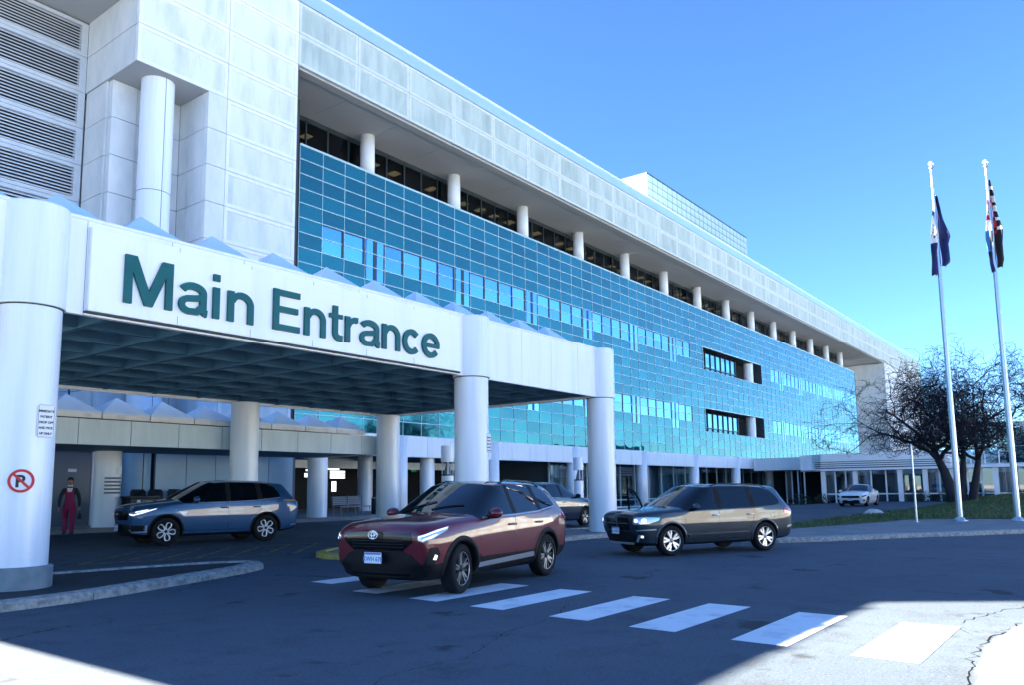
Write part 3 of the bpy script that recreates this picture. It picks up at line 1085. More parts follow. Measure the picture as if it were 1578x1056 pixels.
# glazed bays right of the entrance
YS = 35.0
zg = -.40
for x0, x1 in zip(gcols[2:], gcols[3:]):
    n = 4
    for q in range(n):
        a, b = x0 + (x1 - x0) * q / n, x0 + (x1 - x0) * (q + 1) / n
        mb = MB(); mb.box(a + .06, b - .06, YS, YS + .02, zg, 3.6)
        part(mb, 'shop_window', 'clear_glass')
        mb = MB(); mb.box(a - .05, a + .05, YS - .06, YS + .06, zg, 3.72)
        part(mb, 'window_post', 'mullion')
        if rr.random() < .45:
            mb = MB()
            for s in range(8):
                xx = a + .1 + (b - a - .2) * s / 8
                mb.box(xx, xx + (b - a) / 9, YS + .35 + (s % 2) * .06, YS + .42 + (s % 2) * .06, zg, 3.6)
            part(mb, 'curtain', 'curtain')
    mb = MB(); mb.box(x0, x1, YS - .05, YS + .05, .55, .65)
    part(mb, 'window_rail', 'mullion')
    mb = MB(); mb.box(x0 + .5, x1 - .5, YG + .1, YG + .5, zg - .2, .12)
    part(mb, 'window_plinth', 'concrete_plain')
mb = MB(); mb.box(61, 103, 40.0, 40.2, -1, 4); mb.box(50.6, 50.75, 35, 46, -1, 4)
part(mb, 'room_wall', 'interior_wall')
# entrance hall
mb = MB(); mb.box(26.5, 50.4, 45.7, 45.9, 0, 4)
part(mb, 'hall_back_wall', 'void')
mb = MB(); mb.box(26.0, 47, 38.0, 38.3, 3.05, 3.52)
part(mb, 'hall_header', 'white_metal')
for x in (28.2, 31.2, 34.2, 37.2, 40.2, 43.2, 46.2):
    mb = MB(); mb.box(x - .05, x + .05, 38.05, 38.2, .3, 3.05)
    part(mb, 'door_post', 'mullion_dark' if x < 40 else 'mullion')
for x, y, r_ in ((32.6, 36.0, .45), (35.46, 33.6, .45)):
    mb = MB(); mb.cyl(x, y, .2, 3.9, r_, 32)
    auto_smooth(part(mb, 'column', 'column_metal'))
# ================================================================== ENTRANCE CANOPY
CX0, CX1 = -1.85, 24.0
CYF, CYB = 14.30, 25.0
CM = 1.585
PX00 = 5.39
can = thing('entrance_canopy', 'white drive-through entrance canopy with pyramid skylights and round columns', 'canopy', (10, 19, 0))
def cpart(mb, name, m_, smooth=False, parent=None):
    return mb.build(name, m_, parent or can, smooth)
# fascia: front, back, ends in separate sheets
xs = [CX0]
x = PX00 - 1.585 * 6 + .35
while x < CX1 - .2:
    if x > CX0 + .2: xs.append(x)
    x += 1.6
xs = [CX0] + [v for v in (2.7 + 0 * 0,) ] + [6.30, 7.9, 9.5, 11.1, 12.7, 14.3, 16.0, 17.7, 19.3, 20.9, 22.5, CX1]
for a, b in zip(xs, xs[1:]):
    mb = MB(); mb.box(a + .006, b - .006, CYF, CYF + .12, 4.80, 6.52)
    cpart(mb, 'fascia_panel', 'panel_white')
for a in range(7):
    y0 = CYF + .13 + (CYB - CYF - .26) * a / 7
    y1 = CYF + .13 + (CYB - CYF - .26) * (a + 1) / 7
    for xa, xb in ((CX0, CX0 + .12), (CX1 - .12, CX1)):
        mb = MB(); mb.box(xa, xb, y0 + .006, y1 - .006, 4.80, 6.52)
        cpart(mb, 'fascia_panel', 'panel_white')
for a, b in zip(xs, xs[1:]):
    mb = MB(); mb.box(a + .006, b - .006, CYB - .12, CYB, 4.80, 6.52)
    cpart(mb, 'fascia_panel', 'panel_white')
mb = MB()
mb.box(CX0 + .02, CX1 - .02, CYF + .02, CYF + .10, 4.84, 6.50)
cpart(mb, 'fascia_core', 'joint_dark')
mb = MB(); mb.box(CX0 - .02, CX1 + .02, CYF - .03, CYF + .16, 6.52, 6.575)
mb.box(CX0 - .02, CX0 + .14, CYF + .16, CYB, 6.52, 6.575); mb.box(CX1 - .14, CX1 + .02, CYF + .16, CYB, 6.52, 6.575)
cpart(mb, 'roof_trim', 'white_metal')
mb = MB(); mb.box(CX0 + .12, CX1 - .12, CYF + .12, CYB - .12, 6.30, 6.50)
cpart(mb, 'roof_deck', 'white_metal')
# coffered soffit: deck and ribs
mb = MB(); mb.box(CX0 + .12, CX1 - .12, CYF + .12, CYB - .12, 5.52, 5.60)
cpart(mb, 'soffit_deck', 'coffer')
ny_c = 6
ribx = [CX0 + .2] + [PX00 + CM * k for k in range(-4, 12)] + [CX1 - .2]
riby = [CYF + .2 + (CYB - CYF - .4) * k / 7 for k in range(8)]
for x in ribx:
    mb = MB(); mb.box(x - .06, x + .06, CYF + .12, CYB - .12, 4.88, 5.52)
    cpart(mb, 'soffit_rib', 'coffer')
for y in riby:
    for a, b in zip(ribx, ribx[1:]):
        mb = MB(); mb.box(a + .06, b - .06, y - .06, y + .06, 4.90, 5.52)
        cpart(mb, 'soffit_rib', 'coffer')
# pyramid skylights
py = MB()
hw, ph_ = CM / 2 - .02, .66
py.add([(-hw, -hw, 0), (hw, -hw, 0), (hw, hw, 0), (-hw, hw, 0), (0, 0, ph_), (-hw, -hw, -.06), (hw, -hw, -.06), (hw, hw, -.06), (-hw, hw, -.06)],
       [(0, 1, 4), (1, 2, 4), (2, 3, 4), (3, 0, 4), (5, 6, 1, 0), (6, 7, 2, 1), (7, 8, 3, 2), (8, 5, 0, 3), (8, 7, 6, 5)])
pyr = py.mesh('pyramid_skylight', 'dome')
for k in range(-5, 12):
    for j in range(6):
        xc, yc = PX00 + CM * (k + .5), CYF + .22 + CM * (j + .5)
        if xc + hw > CX1 - .1 or xc - hw < CX0: continue
        link('pyramid_skylight', pyr, can, (xc, yc, 6.57))
# columns: slim shaft and a wider drum through the fascia
def canopy_col(x, y, drum=True, base=True, z0=0.0):
    mb = MB()
    mb.lathe([(.485, z0), (.485, 4.80)], x, y, 48)
    o = auto_smooth(cpart(mb, 'column', 'column_metal'))
    if drum:
        mb = MB(); mb.lathe([(.50, 4.79), (.53, 4.795), (.53, 6.53), (.50, 6.56)], x, y, 48)
        auto_smooth(mb.build('column_drum', 'column_metal', o))
        mb = MB(); mb.lathe([(.50, 4.77), (.50, 4.79)], x, y, 48)
        mb.build('column_joint', 'joint_dark', o)
    if base:
        mb = MB(); mb.lathe([(.56, gz(x, y) - .1), (.56, .44 + gz(x, y)), (.53, .46 + gz(x, y))], x, y, 48)
        auto_smooth(mb.build('column_base', 'column_base', o))
    return o
CYC = 14.44
c_l = canopy_col(5.50, CYC)
c_m = canopy_col(17.05, CYC, base=False)
c_r = canopy_col(24.12, CYC, base=False)
for x in (5.5, 16.47, 23.41):
    canopy_col(x, 24.45, drum=False, base=False)

# ------------------------------------------------------------------ main sign
SY = 14.19
sg = thing('entrance_sign', 'long white sign board reading Main Entrance in green letters on the canopy front', 'sign', (11.3, SY, 4.85))
mb = MB(); mb.box(6.33, 16.30, SY, CYF - .004, 4.87, 6.40)
bevel_obj(mb.build('sign_board', 'sign_white', sg), .012, 2)
mb = MB(); mb.box(6.30, 16.33, SY + .03, CYF - .002, 4.835, 4.868)
mb.build('sign_seam', 'joint_dark', sg)
def ribbon(mb, pts, w, y0, y1):
    """flat stroke of width w along a 2-D polyline (x, z), extruded from y0 (front) to y1"""
    P_ = [Vector(p) for p in pts]
    L_, R_ = [], []
    for i, p in enumerate(P_):
        a = (p - P_[i - 1]).normalized() if i else None
        b = (P_[i + 1] - p).normalized() if i < len(P_) - 1 else None
        if a is None: nn = Vector((-b.y, b.x)); k = 1
        elif b is None: nn = Vector((-a.y, a.x)); k = 1
        else:
            na, nb_ = Vector((-a.y, a.x)), Vector((-b.y, b.x))
            nn = (na + nb_).normalized(); k = 1 / max(.35, nn.dot(na))
        L_.append(p + nn * w / 2 * k); R_.append(p - nn * w / 2 * k)
    n = len(P_)
    vs = [(q.x, y, q.y) for y in (y0, y1) for s_ in (L_, R_) for q in s_]
    fs = []
    for i in range(n - 1):
        fs += [(i, i + 1, n + i + 1, n + i), (2 * n + i, 3 * n + i, 3 * n + i + 1, 2 * n + i + 1), (i, 2 * n + i, 2 * n + i + 1, i + 1), (n + i, n + i + 1, 3 * n + i + 1, 3 * n + i)]
    fs += [(0, n, 3 * n, 2 * n), (n - 1, 3 * n - 1, 4 * n - 1, 2 * n - 1)]
    mb.add(vs, fs)
def arc(cx, cz, rx, rz, a0, a1, n=18):
    return [(cx + rx * math.cos(R(a0 + (a1 - a0) * k / n)), cz + rz * math.sin(R(a0 + (a1 - a0) * k / n))) for k in range(n + 1)]
def letter(ch, x0, x1, z0, z1):
    mb = MB()
    w = .142
    ys = [SY - .062, SY - .0605, SY - .059, SY - .0575]
    yb_ = SY - .004
    h = w / 2
    if ch == 'M':
        ribbon(mb, [(x0 + h, z0), (x0 + h, z1)], w, ys[0], yb_); ribbon(mb, [(x1 - h, z0), (x1 - h, z1)], w, ys[0], yb_)
        xm = (x0 + x1) / 2
        mb2 = [(x0 + .02, z1), (x0 + .215, z1), (xm, z0 + .28), (x1 - .215, z1), (x1 - .02, z1), (xm + .075, z0), (xm - .075, z0)]
        n = len(mb2)
        mb.add([(x, y, z) for y in (ys[1], yb_) for x, z in mb2], [(0, 1, 2, 6), (2, 5, 6), (2, 3, 4, 5), ] + [(i, n + i, n + (i + 1) % n, (i + 1) % n) for i in range(n)])
    elif ch == 'E':
        ribbon(mb, [(x0 + h, z0), (x0 + h, z1)], w, ys[0], yb_)
        for z, e in ((z0 + h, 0), (z1 - h, 0), ((z0 + z1) / 2 + .02, .05)): ribbon(mb, [(x0 + .01, z), (x1 - e, z)], w * .93, ys[1], yb_)
    elif ch == 'i':
        ribbon(mb, [((x0 + x1) / 2, z0), ((x0 + x1) / 2, z0 + .64)], w, ys[0], yb_); ribbon(mb, [((x0 + x1) / 2, z1 - .14), ((x0 + x1) / 2, z1)], w, ys[0], yb_)
    elif ch == 'n':
        ribbon(mb, [(x0 + h, z0), (x0 + h, z1 - .01)], w, ys[0], yb_)
        cx, rx = (x0 + x1) / 2 + .01, (x1 - x0) / 2 - h - .01
        ribbon(mb, [(x1 - h, z0)] + arc(cx, z1 - h - .20, rx, .20, 0, 165), w * .97, ys[1], yb_)
    elif ch == 'r':
        ribbon(mb, [(x0 + h, z0), (x0 + h, z1 - .01)], w, ys[0], yb_)
        ribbon(mb, arc(x1 - .06, z1 - h - .22, x1 - x0 - h - .07, .22, 172, 78), w * .97, ys[1], yb_)
    elif ch == 't':
        xc = x0 + .17
        ribbon(mb, [(xc, z1)] + [(xc, z0 + .18)] + arc(xc + .14, z0 + .19, .14, .19 - h, 200, 275, 8) + [(x1, z0 + h - .005)], w, ys[0], yb_)
        ribbon(mb, [(x0, z0 + .585), (x1, z0 + .585)], w * .72, ys[1], yb_)
    elif ch == 'c':
        cx, cz = (x0 + x1) / 2, (z0 + z1) / 2
        ribbon(mb, arc(cx + .01, cz, (x1 - x0) / 2 - h, (z1 - z0) / 2 - h, 42, 318, 30), w, ys[0], yb_)
    elif ch == 'e':
        cx, cz = (x0 + x1) / 2, (z0 + z1) / 2
        ribbon(mb, arc(cx, cz, (x1 - x0) / 2 - h, (z1 - z0) / 2 - h, 2, 322, 32), w, ys[0], yb_)
        ribbon(mb, [(x0 + .06, cz - .005), (x1 - .005, cz - .005)], w * .72, ys[1], yb_)
    elif ch == 'a':
        xs = x1 - h - .045
        cx = (x0 + .03 + xs + h) / 2
        ribbon(mb, arc(cx - .01, z1 - h - .13, xs - cx + .01, .13, 162, 0, 18) + [(xs, z0 + .15)] + arc(xs + .09, z0 + .14, .09, .14 - h * .9, 190, 268, 6), w, ys[0], yb_)
        ribbon(mb, [(xs - .01, z0 + .375), (cx + .06, z0 + .345)] + arc(x0 + .235, z0 + .195, .235 - h, .195 - h * .95, 95, 285, 18) + [(cx + .08, z0 + .075), (xs - .01, z0 + .20)], w * .88, ys[1], yb_)
    o = mb.build('letter_' + ch.lower(), 'letter_green', sg)
    bm_ = bmesh.new(); bm_.from_mesh(o.data); bmesh.ops.recalc_face_normals(bm_, faces=bm_.faces[:]); bm_.to_mesh(o.data); bm_.free()
    return o
for ch, x0, x1, z0, z1 in (('M', 6.93, 7.86, 5.12, 6.03), ('a', 7.98, 8.62, 5.11, 5.76), ('i', 8.71, 8.87, 5.12, 6.03), ('n', 9.05, 9.66, 5.12, 5.77),
                           ('E', 10.15, 10.84, 5.12, 6.03), ('n', 10.97, 11.57, 5.12, 5.77), ('t', 11.68, 12.06, 5.11, 5.94), ('r', 12.15, 12.54, 5.12, 5.76),
                           ('a', 12.60, 13.26, 5.11, 5.77), ('n', 13.33, 13.94, 5.12, 5.77), ('c', 14.03, 14.66, 5.10, 5.77), ('e', 14.74, 15.40, 5.10, 5.77)):
    letter(ch, x0, x1, z0, z1)
for x in (8.0, 9.62, 11.24, 12.86, 14.48):
    mb = MB(); mb.box(x - .004, x + .004, SY - .0015, SY + .02, 4.88, 5.04)
    mb.box(x - .004, x + .004, SY - .0015, SY + .02, 6.32, 6.395)
    mb.build('sign_joint', 'joint_dark', sg)

# ------------------------------------------------------------------ small signs on columns
def plate_sign(name, label, center, normal, w, h, lines, size):
    nrm = Vector((normal[0], normal[1], 0)).normalized()
    rz = math.atan2(nrm.y, nrm.x) + math.pi / 2     # local -y looks along normal
    t = thing(name, label, 'sign', center, rz)
    bm = bmesh.new()
    bmesh.ops.create_cube(bm, size=1)
    for v in bm.verts:
        v.co = Vector((v.co.x * w, v.co.y * .006, v.co.z * h))
    es = [e for e in bm.edges if abs(e.verts[0].co.x - e.verts[1].co.x) < 1e-6 and abs(e.verts[0].co.z - e.verts[1].co.z) < 1e-6]
    bmesh.ops.bevel(bm, geom=es, offset=.03, segments=4, affect='EDGES')
    me = bpy.data.meshes.new('sign_plate'); bm.to_mesh(me); bm.free()
    me.materials.append(MATS['plate_white'])
    link('sign_plate', me, t, world=False)
    fr = MB()
    for a in (-1, 1):
        fr.box(a * (w / 2 - .018) - .003, a * (w / 2 - .018) + .003, -.0045, -.003, -h / 2 + .03, h / 2 - .03)
    fr.box(-w / 2 + .03, w / 2 - .03, -.0045, -.003, h / 2 - .02, h / 2 - .015)
    fr.box(-w / 2 + .03, w / 2 - .03, -.0045, -.003, -h / 2 + .015, -h / 2 + .02)
    fr.build('sign_border', 'ink', t, world=False)
    for k, s in enumerate(lines):
        me = text_mesh('sign_text', s, size, extrude=.0008, offset=.0025, align='CENTER')
        for v in me.vertices:
            x, y, z = v.co
            v.co = (x, -.0042 - z, y + h / 2 - .085 - (k + .55) * (h - .10) / len(lines))
        me.materials.append(MATS['ink'])
        link('sign_text', me, t, world=False)
    return t
cd_ = Vector((-5.50, -14.44)).normalized()
perp = Vector((-cd_.y, cd_.x)) if False else Vector((0.934, -0.357))
n1 = (cd_ * math.cos(R(40)) + perp * math.sin(R(40)))
p1 = Vector((5.50, 14.44)) + n1 * .50
plate_sign('drop_off_sign', 'white rectangular pick up sign with black text on the nearest column', (p1.x, p1.y, 2.84), (n1.x * .6, -1), .30, .56,
           ['IMMEDIATE', 'PATIENT', 'DROP OFF', 'AND PICK', 'UP ONLY'], .052)
n2 = Vector((.45, -.89)); p2 = Vector((17.05, 14.44)) + n2 * .50
plate_sign('drop_off_sign', 'small white text sign on the column right of the Main Entrance lettering', (p2.x, p2.y, 2.92), (.25, -1), .30, .56,
           ['IMMEDIATE', 'PATIENT', 'DROP OFF', 'AND PICK', 'UP ONLY'], .052)
n3 = Vector((.93, -.36)); p3 = Vector((24.12, 14.44)) + n3 * .50
plate_sign('drop_off_sign', 'white sign seen edge-on at the right corner column of the canopy', (p3.x, p3.y, 2.88), (.98, -.2), .30, .56,
           ['IMMEDIATE', 'PATIENT', 'DROP OFF', 'AND PICK', 'UP ONLY'], .052)
# round no-parking disc
n4 = Vector((cd_.x, cd_.y)) + perp * .05
p4 = Vector((5.50, 14.44)) + n4.normalized() * .492
np_ = thing('no_parking_sign', 'round no parking sign with red ring on the nearest column', 'sign', (p4.x, p4.y, 1.86), math.atan2(n4.y, n4.x) + math.pi / 2)
def disc(name, r0, r1, y, m_, parent, n=48):
    mb = MB()
    vs = []
    for k in range(n):
        a = 2 * math.pi * k / n
        vs += [(r1 * math.cos(a), y, r1 * math.sin(a)), (r0 * math.cos(a), y, r0 * math.sin(a)), (r1 * math.cos(a), y + .003, r1 * math.sin(a))]
    fs = []
    for k in range(n):
        k2 = (k + 1) % n
        fs += [(3 * k, 3 * k + 1, 3 * k2 + 1, 3 * k2), (3 * k, 3 * k2, 3 * k2 + 2, 3 * k + 2)]
    if r0 == 0:
        fs = [tuple(3 * k for k in range(n))] + [(3 * k, 3 * ((k + 1) % n), 3 * ((k + 1) % n) + 2, 3 * k + 2) for k in range(n)]
    mb.add(vs, fs)
    return mb.build(name, m_, parent, world=False)
disc('sign_disc', 0, .185, -.004, 'plate_white', np_)
disc('ring', .145, .187, -.009, 'red_paint', np_)
me = text_mesh('letter_p', 'P', .27, extrude=.0008, offset=.008)
for v in me.vertices:
    x, y, z = v.co; v.co = (x - .085, -.008 - z, y - .095)
me.materials.append(MATS['ink'])
link('letter_p', me, np_, world=False)
mb = MB()
c45 = math.cos(R(45)) * .15; w_ = .014
mb.add([(-c45 - w_, -.0115, c45 - w_), (-c45 + w_, -.0115, c45 + w_), (c45 + w_, -.0115, -c45 + w_), (c45 - w_, -.0115, -c45 - w_)], [(0, 3, 2, 1)])
mb.build('slash', 'red_paint', np_, world=False)

# ================================================================== WALKWAY CANOPY (lower, behind)
mat('walk_fascia', (0.64, 0.75, 0.79), 0.6, c2=(0.52, 0.64, 0.69), nscale=1.2, stretch=(1.5, 1.5, .3), coords='World')
wk = thing('walkway_canopy', 'low walkway roof with grey fascia and blue pyramid skylights under the canopy', 'canopy', (14, 27, 0))
WX0, WX1, WY0, WY1 = -4.0, 23.40, 25.02, 29.95
x = WX1
first = True
while x > WX0:
    a = max(WX0, x - (0.95 if first else 1.625)); first = False
    mb = MB(); mb.box(a + .012, x - .012, WY0, WY0 + .1, 3.16, 3.95)
    mb.build('fascia_panel', 'walk_fascia', wk)
    x = a
for k in range(3):
    mb = MB(); mb.box(WX1 - .1, WX1, WY0 + .11 + 1.6 * k, WY0 + 1.69 + 1.6 * k, 3.16, 3.95)
    mb.build('fascia_panel', 'walk_fascia', wk)
mb = MB(); mb.box(WX0, WX1 - .11, WY0 + .04, WY1, 3.20, 3.93)
mb.build('roof_slab', 'coffer', wk)
py2 = MB()
hw = 1.56 / 2 - .015
py2.add([(-hw, -hw, 0), (hw, -hw, 0), (hw, hw, 0), (-hw, hw, 0), (0, 0, .58), (-hw, -hw, -.05), (hw, -hw, -.05), (hw, hw, -.05), (-hw, hw, -.05)],
        [(0, 1, 4), (1, 2, 4), (2, 3, 4), (3, 0, 4), (5, 6, 1, 0), (6, 7, 2, 1), (7, 8, 3, 2), (8, 5, 0, 3), (8, 7, 6, 5)])
pm2 = py2.mesh('pyramid_skylight', 'dome')
cu2 = MB(); cu2.box(-.76, .76, -.06, .06, 0, .15); cum = cu2.mesh('gutter_block', 'line_white')
for k in range(-9, 7):
    for j in range(3):
        xc, yc = 12.58 + 1.563 * k, 25.85 + 1.563 * j
        if xc + hw > WX1 + .1: continue
        link('pyramid_skylight', pm2, wk, (xc + (.75 if j == 1 else 0), yc, 4.19))
    xc = 12.58 + 1.563 * k
    link('gutter_block', cum, wk, (xc, 25.16, 3.99))
# columns under the walkway
for x, y, z in ((14.07, 29.3, .2), (23.87, 29.6, .2), (3.5, 29.3, .2)):
    mb = MB(); mb.lathe([(.46, z), (.46, 3.9)], x, y, 40)
    auto_smooth(mb.build('column', 'column_metal', wk))

# entrance wall behind the walkway
ew_ = thing('entrance_wall', 'blue grey metal wall panels beside the entrance doors under the walkway roof', 'wall', (19, 31.5, .47))
for k in range(5):
    a, b = 16.9 + 1.36 * k, 16.9 + 1.36 * (k + 1)
    mb = MB(); mb.box(a + .015, b - .015, 31.2, 31.32, .45, 3.7)
    mb.build('wall_panel', 'blue_panel', ew_)
mb = MB(); mb.box(16.9, 23.7, 31.33, 31.6, .45, 3.9)
mb.build('wall_core', 'joint_dark', ew_)
mb = MB(); mb.lathe([(.52, .4), (.52, 3.7)], 16.15, 31.25, 40)
auto_smooth(mb.build('round_pier', 'blue_panel', ew_))
mb = MB(); mb.box(16.13, 16.17, 31.25 - .528, 31.25 - .515, .45, 3.7)
mb.build('pier_joint', 'joint_dark', ew_)
mb = MB(); mb.box(23.7, 23.82, 31.2, 45, .45, 3.7); mb.box(8, 16, 33.8, 34, .3, 3.9)
mb.build('side_wall', 'interior_wall', ew_)
# dark service doors left
sd = thing('service_door', 'dark double door in a steel frame at the left end of the entrance wall', 'door', (13.4, 31.6, .47))
mb = MB(); mb.box(11.6, 11.72, 31.5, 31.7, .45, 3.5); mb.box(14.55, 14.9, 31.5, 31.7, .45, 3.5); mb.box(11.6, 14.9, 31.5, 31.7, 3.3, 3.45)
mb.build('door_frame', 'panel_white', sd)
for a, b in ((11.74, 13.1), (13.12, 14.53)):
    mb = MB(); mb.box(a, b, 31.56, 31.62, .47, 3.28)
    dd = mb.build('door_leaf', 'door_grey', sd)
    mb = MB(); mb.box(a + .55, b - .55, 31.54, 31.555, 2.5, 2.62)
    mb.build('door_notice', 'plate_white', dd)

# pictogram plaque and bars on the walkway column
pl = thing('directory_plaque', 'striped information plaque on the walkway column behind the blue car', 'sign', (14.07, 28.82, 1.7))
for k in range(5):
    mb = MB(); mb.box(-.32, .26, -.012, .012, -.04 + .13 * k, .03 + .13 * k)
    mb.build('plaque_bar', 'door_grey', pl, world=False)
mb = MB(); mb.box(.10, .28, -.012, .012, .66, .92)
mb.build('plaque_notice', 'plate_white', pl, world=False)

# interior glow in the hall
hl = thing('hall_lightbox', 'bright lit panels seen through the dark entrance doors', 'light panel', (34.9, 42, 1.2))
for k in range(4):
    mb = MB(); mb.box(34.95 - .3 * (k == 0), 36.2 - .5 * (k == 0), 42, 42.05, 3.10 - .19 * k, 3.22 - .19 * k)
    mb.build('lit_strip', 'cool_lamp', hl)
mb = MB(); mb.box(35.1, 35.45, 42, 42.05, 1.65, 2.32)
mb.build('lit_strip', 'cool_lamp', hl)
mb = MB(); mb.box(32.85, 33.3, 42, 42.05, 2.6, 2.85); mb.box(32.95, 33.3, 42, 42.05, 3.0, 3.1)
mb.build('lit_strip', 'cool_lamp', hl)
ex = thing('exit_sign', 'small green lit exit sign inside the dark entrance hall', 'sign', (40.85, 40, 2.95))
mb = MB(); mb.box(-.35, .35, 0, .06, 0, .3)
mb.build('sign_box', 'void', ex, world=False)
me = text_mesh('exit_text', 'EXIT', .26, extrude=.002, offset=.006, align='CENTER')
for v in me.vertices:
    x, y, z = v.co; v.co = (x, -.004 - z, y + .06)
me.materials.append(MATS['exit_green'])
link('exit_text', me, ex, world=False)

# ------------------------------------------------------------------ column lights
def column_light(x, y, z, label, h=3.3):
    t = thing('column_light', label, 'light', (x, y, z), group='column lights along the drive')
    mb = MB(); mb.lathe([(.27, -.2), (.27, h - 1.32)], 0, 0, 28)
    auto_smooth(mb.build('shaft', 'column_metal', t, world=False))
    mb = MB(); mb.lathe([(.29, h - .72), (.29, h)], 0, 0, 28)
    auto_smooth(mb.build('cap', 'column_metal', t, world=False))
    mb = MB(); mb.lathe([(.20, h - 1.32), (.05, h - .72)], 0, 0, 24)
    auto_smooth(mb.build('reflector_cone', 'door_grey', t, world=False))
    for k in range(4):
        a = math.pi / 4 + k * math.pi / 2
        mb = MB(); mb.cyl(.235 * math.cos(a), .235 * math.sin(a), h - 1.33, h - .71, .02, 8)
        mb.build('strut', 'column_metal', t, world=False)
    mb = MB(); mb.lathe([(.272, h - 1.32), (.272, h - 1.26), (.2, h - 1.255)], 0, 0, 28, cap=False)
    mb.build('rim', 'mullion_dark', t, world=False)
    return t
column_light(26.1, 23.5, .28, 'round column light standing just left of the middle canopy column')
column_light(36.3, 36.6, .47, 'round column light inside the dark entrance hall', 3.0)
column_light(38.5, 24.6, .1, 'round column light left of the right corner canopy column')
# ================================================================== CARS
def paint(name, col, col2, metal=0.35):
    M = mat(name, col, 0.45, metal, c2=col2, nscale=0.8, coat=1.0, spec=.3)
    return name
mat('car_black', (0.005, 0.0055, 0.0065), 0.6, spec=.25)
mat('car_gloss_black', (0.003, 0.0035, 0.0045), 0.15, spec=.4)
mat('car_glass', (0.003, 0.005, 0.007), 0.02, 0.0, spec=.6)
mat('tyre', (0.006, 0.0065, 0.007), 0.8, c2=(0.009, 0.0095, 0.01), nscale=14, spec=.25)
mat('rim_dark', (0.03, 0.035, 0.04), 0.35, 0.7)
mat('rim_bright', (0.72, 0.74, 0.76), 0.28, 0.7)
mat('rim_mid', (0.32, 0.34, 0.35), 0.3, 0.8)
mat('chrome', (0.78, 0.80, 0.83), 0.12, 1.0)
mat('silver_trim', (0.45, 0.48, 0.50), 0.35, 0.6)
mat('lamp_clear', (0.55, 0.60, 0.66), 0.08, 0.55, spec=0.9, coat=1.0)
mat('lamp_white', (0.86, 0.90, 0.95), 0.2, coat=0.8, emit=(0.9, 0.95, 1.0), estr=0.12)
mat('lamp_red', (0.45, 0.01, 0.015), 0.15, coat=1.0)
mat('lamp_amber', (0.60, 0.26, 0.10), 0.2, coat=0.8)
paint('paint_red', (0.12, 0.0006, 0.009), (0.095, 0.0006, 0.011), 0.1)
paint('paint_blue', (0.020, 0.080, 0.17), (0.016, 0.070, 0.155), 0.15)
paint('paint_slate', (0.012, 0.026, 0.038), (0.010, 0.022, 0.033), 0.12)
paint('paint_navy', (0.010, 0.018, 0.045), (0.008, 0.015, 0.04), 0.4)
mat('paint_white', (0.80, 0.81, 0.83), 0.3, 0.0, coat=1.0)

def ST(sl, sb, wl, wm, wb, zl, zb, r7, r8, r9, z3=.50, z4=.74, z5=None):
    z5 = zb - .12 if z5 is None else z5
    return [(sl, wl * .86, zl), (sl, wl, zl + .07), (sl * .65 + sb * .35, wm * .985, z3), (sl * .4 + sb * .6, wm, z4), (sb, wm * .985, z5), (sb, wb, zb), r7, r8, r9]

def suv_rav():
    h = .9275
    return [
        ST(.15, .07, .72, .815, .735, .26, .93, (.09, .63, .985), (.07, .36, 1.005), (.06, 0, 1.01), .47, .66, .82),
        ST(.32, .22, .84, .90, .835, .22, 1.005, (.20, .70, 1.055), (.17, .40, 1.085), (.15, 0, 1.095), .48, .69, .90),
        ST(.60, .60, .86, .915, .86, .21, 1.03, (.60, .72, 1.085), (.56, .42, 1.115), (.55, 0, 1.125)),
        ST(1.0, 1.0, .86, h, .885, .21, 1.055, (1.0, .75, 1.12), (1.0, .45, 1.155), (1.0, 0, 1.165)),
        ST(1.42, 1.40, .86, h, .895, .21, 1.07, (1.38, .80, 1.125), (1.28, .5, 1.175), (1.22, 0, 1.185)),
        ST(1.80, 1.80, .86, h, .90, .21, 1.08, (1.80, .735, 1.385), (1.70, .47, 1.425), (1.65, 0, 1.435)),
        ST(2.15, 2.15, .86, h, .905, .21, 1.09, (2.20, .675, 1.585), (2.12, .43, 1.635), (2.07, 0, 1.645)),
        ST(2.44, 2.44, .86, h, .905, .21, 1.095, (2.46, .66, 1.62), (2.46, .42, 1.675), (2.46, 0, 1.685)),
        ST(2.54, 2.54, .86, h, .905, .21, 1.10, (2.56, .66, 1.622), (2.56, .42, 1.677), (2.56, 0, 1.687)),
        ST(3.32, 3.34, .86, h, .90, .21, 1.125, (3.30, .655, 1.605), (3.30, .42, 1.668), (3.30, 0, 1.68)),
        ST(3.44, 3.46, .86, h, .90, .21, 1.13, (3.42, .652, 1.60), (3.42, .42, 1.665), (3.42, 0, 1.676)),
        ST(3.95, 4.02, .86, .915, .865, .22, 1.20, (3.92, .635, 1.555), (3.92, .41, 1.635), (3.92, 0, 1.65)),
        ST(4.28, 4.34, .82, .89, .80, .26, 1.19, (4.22, .615, 1.515), (4.26, .40, 1.60), (4.28, 0, 1.62)),
        ST(4.46, 4.54, .78, .83, .74, .30, 1.10, (4.52, .62, 1.14), (4.50, .40, 1.16), (4.50, 0, 1.17), .5, .74, .95),
        ST(4.52, 4.59, .70, .76, .70, .34, .98, (4.58, .58, 1.02), (4.58, .38, 1.04), (4.58, 0, 1.05), .5, .74, .86),
    ]
def suv_crv():
    t = suv_rav()
    out = []
    for k, st in enumerate(t):
        n = []
        for i, (s, y, z) in enumerate(st):
            if k <= 3 and i >= 4: z -= .03 * (1 - k / 4)
            if k in (4, 5, 6) and i >= 5: s -= (.10 if k == 4 else .06)
            if k in (11, 12) and i >= 6: z -= .01; s -= .06
            if 5 <= k <= 11 and i == 5: z -= .015
            n.append((s, y, z))
        out.append(n)
    return out
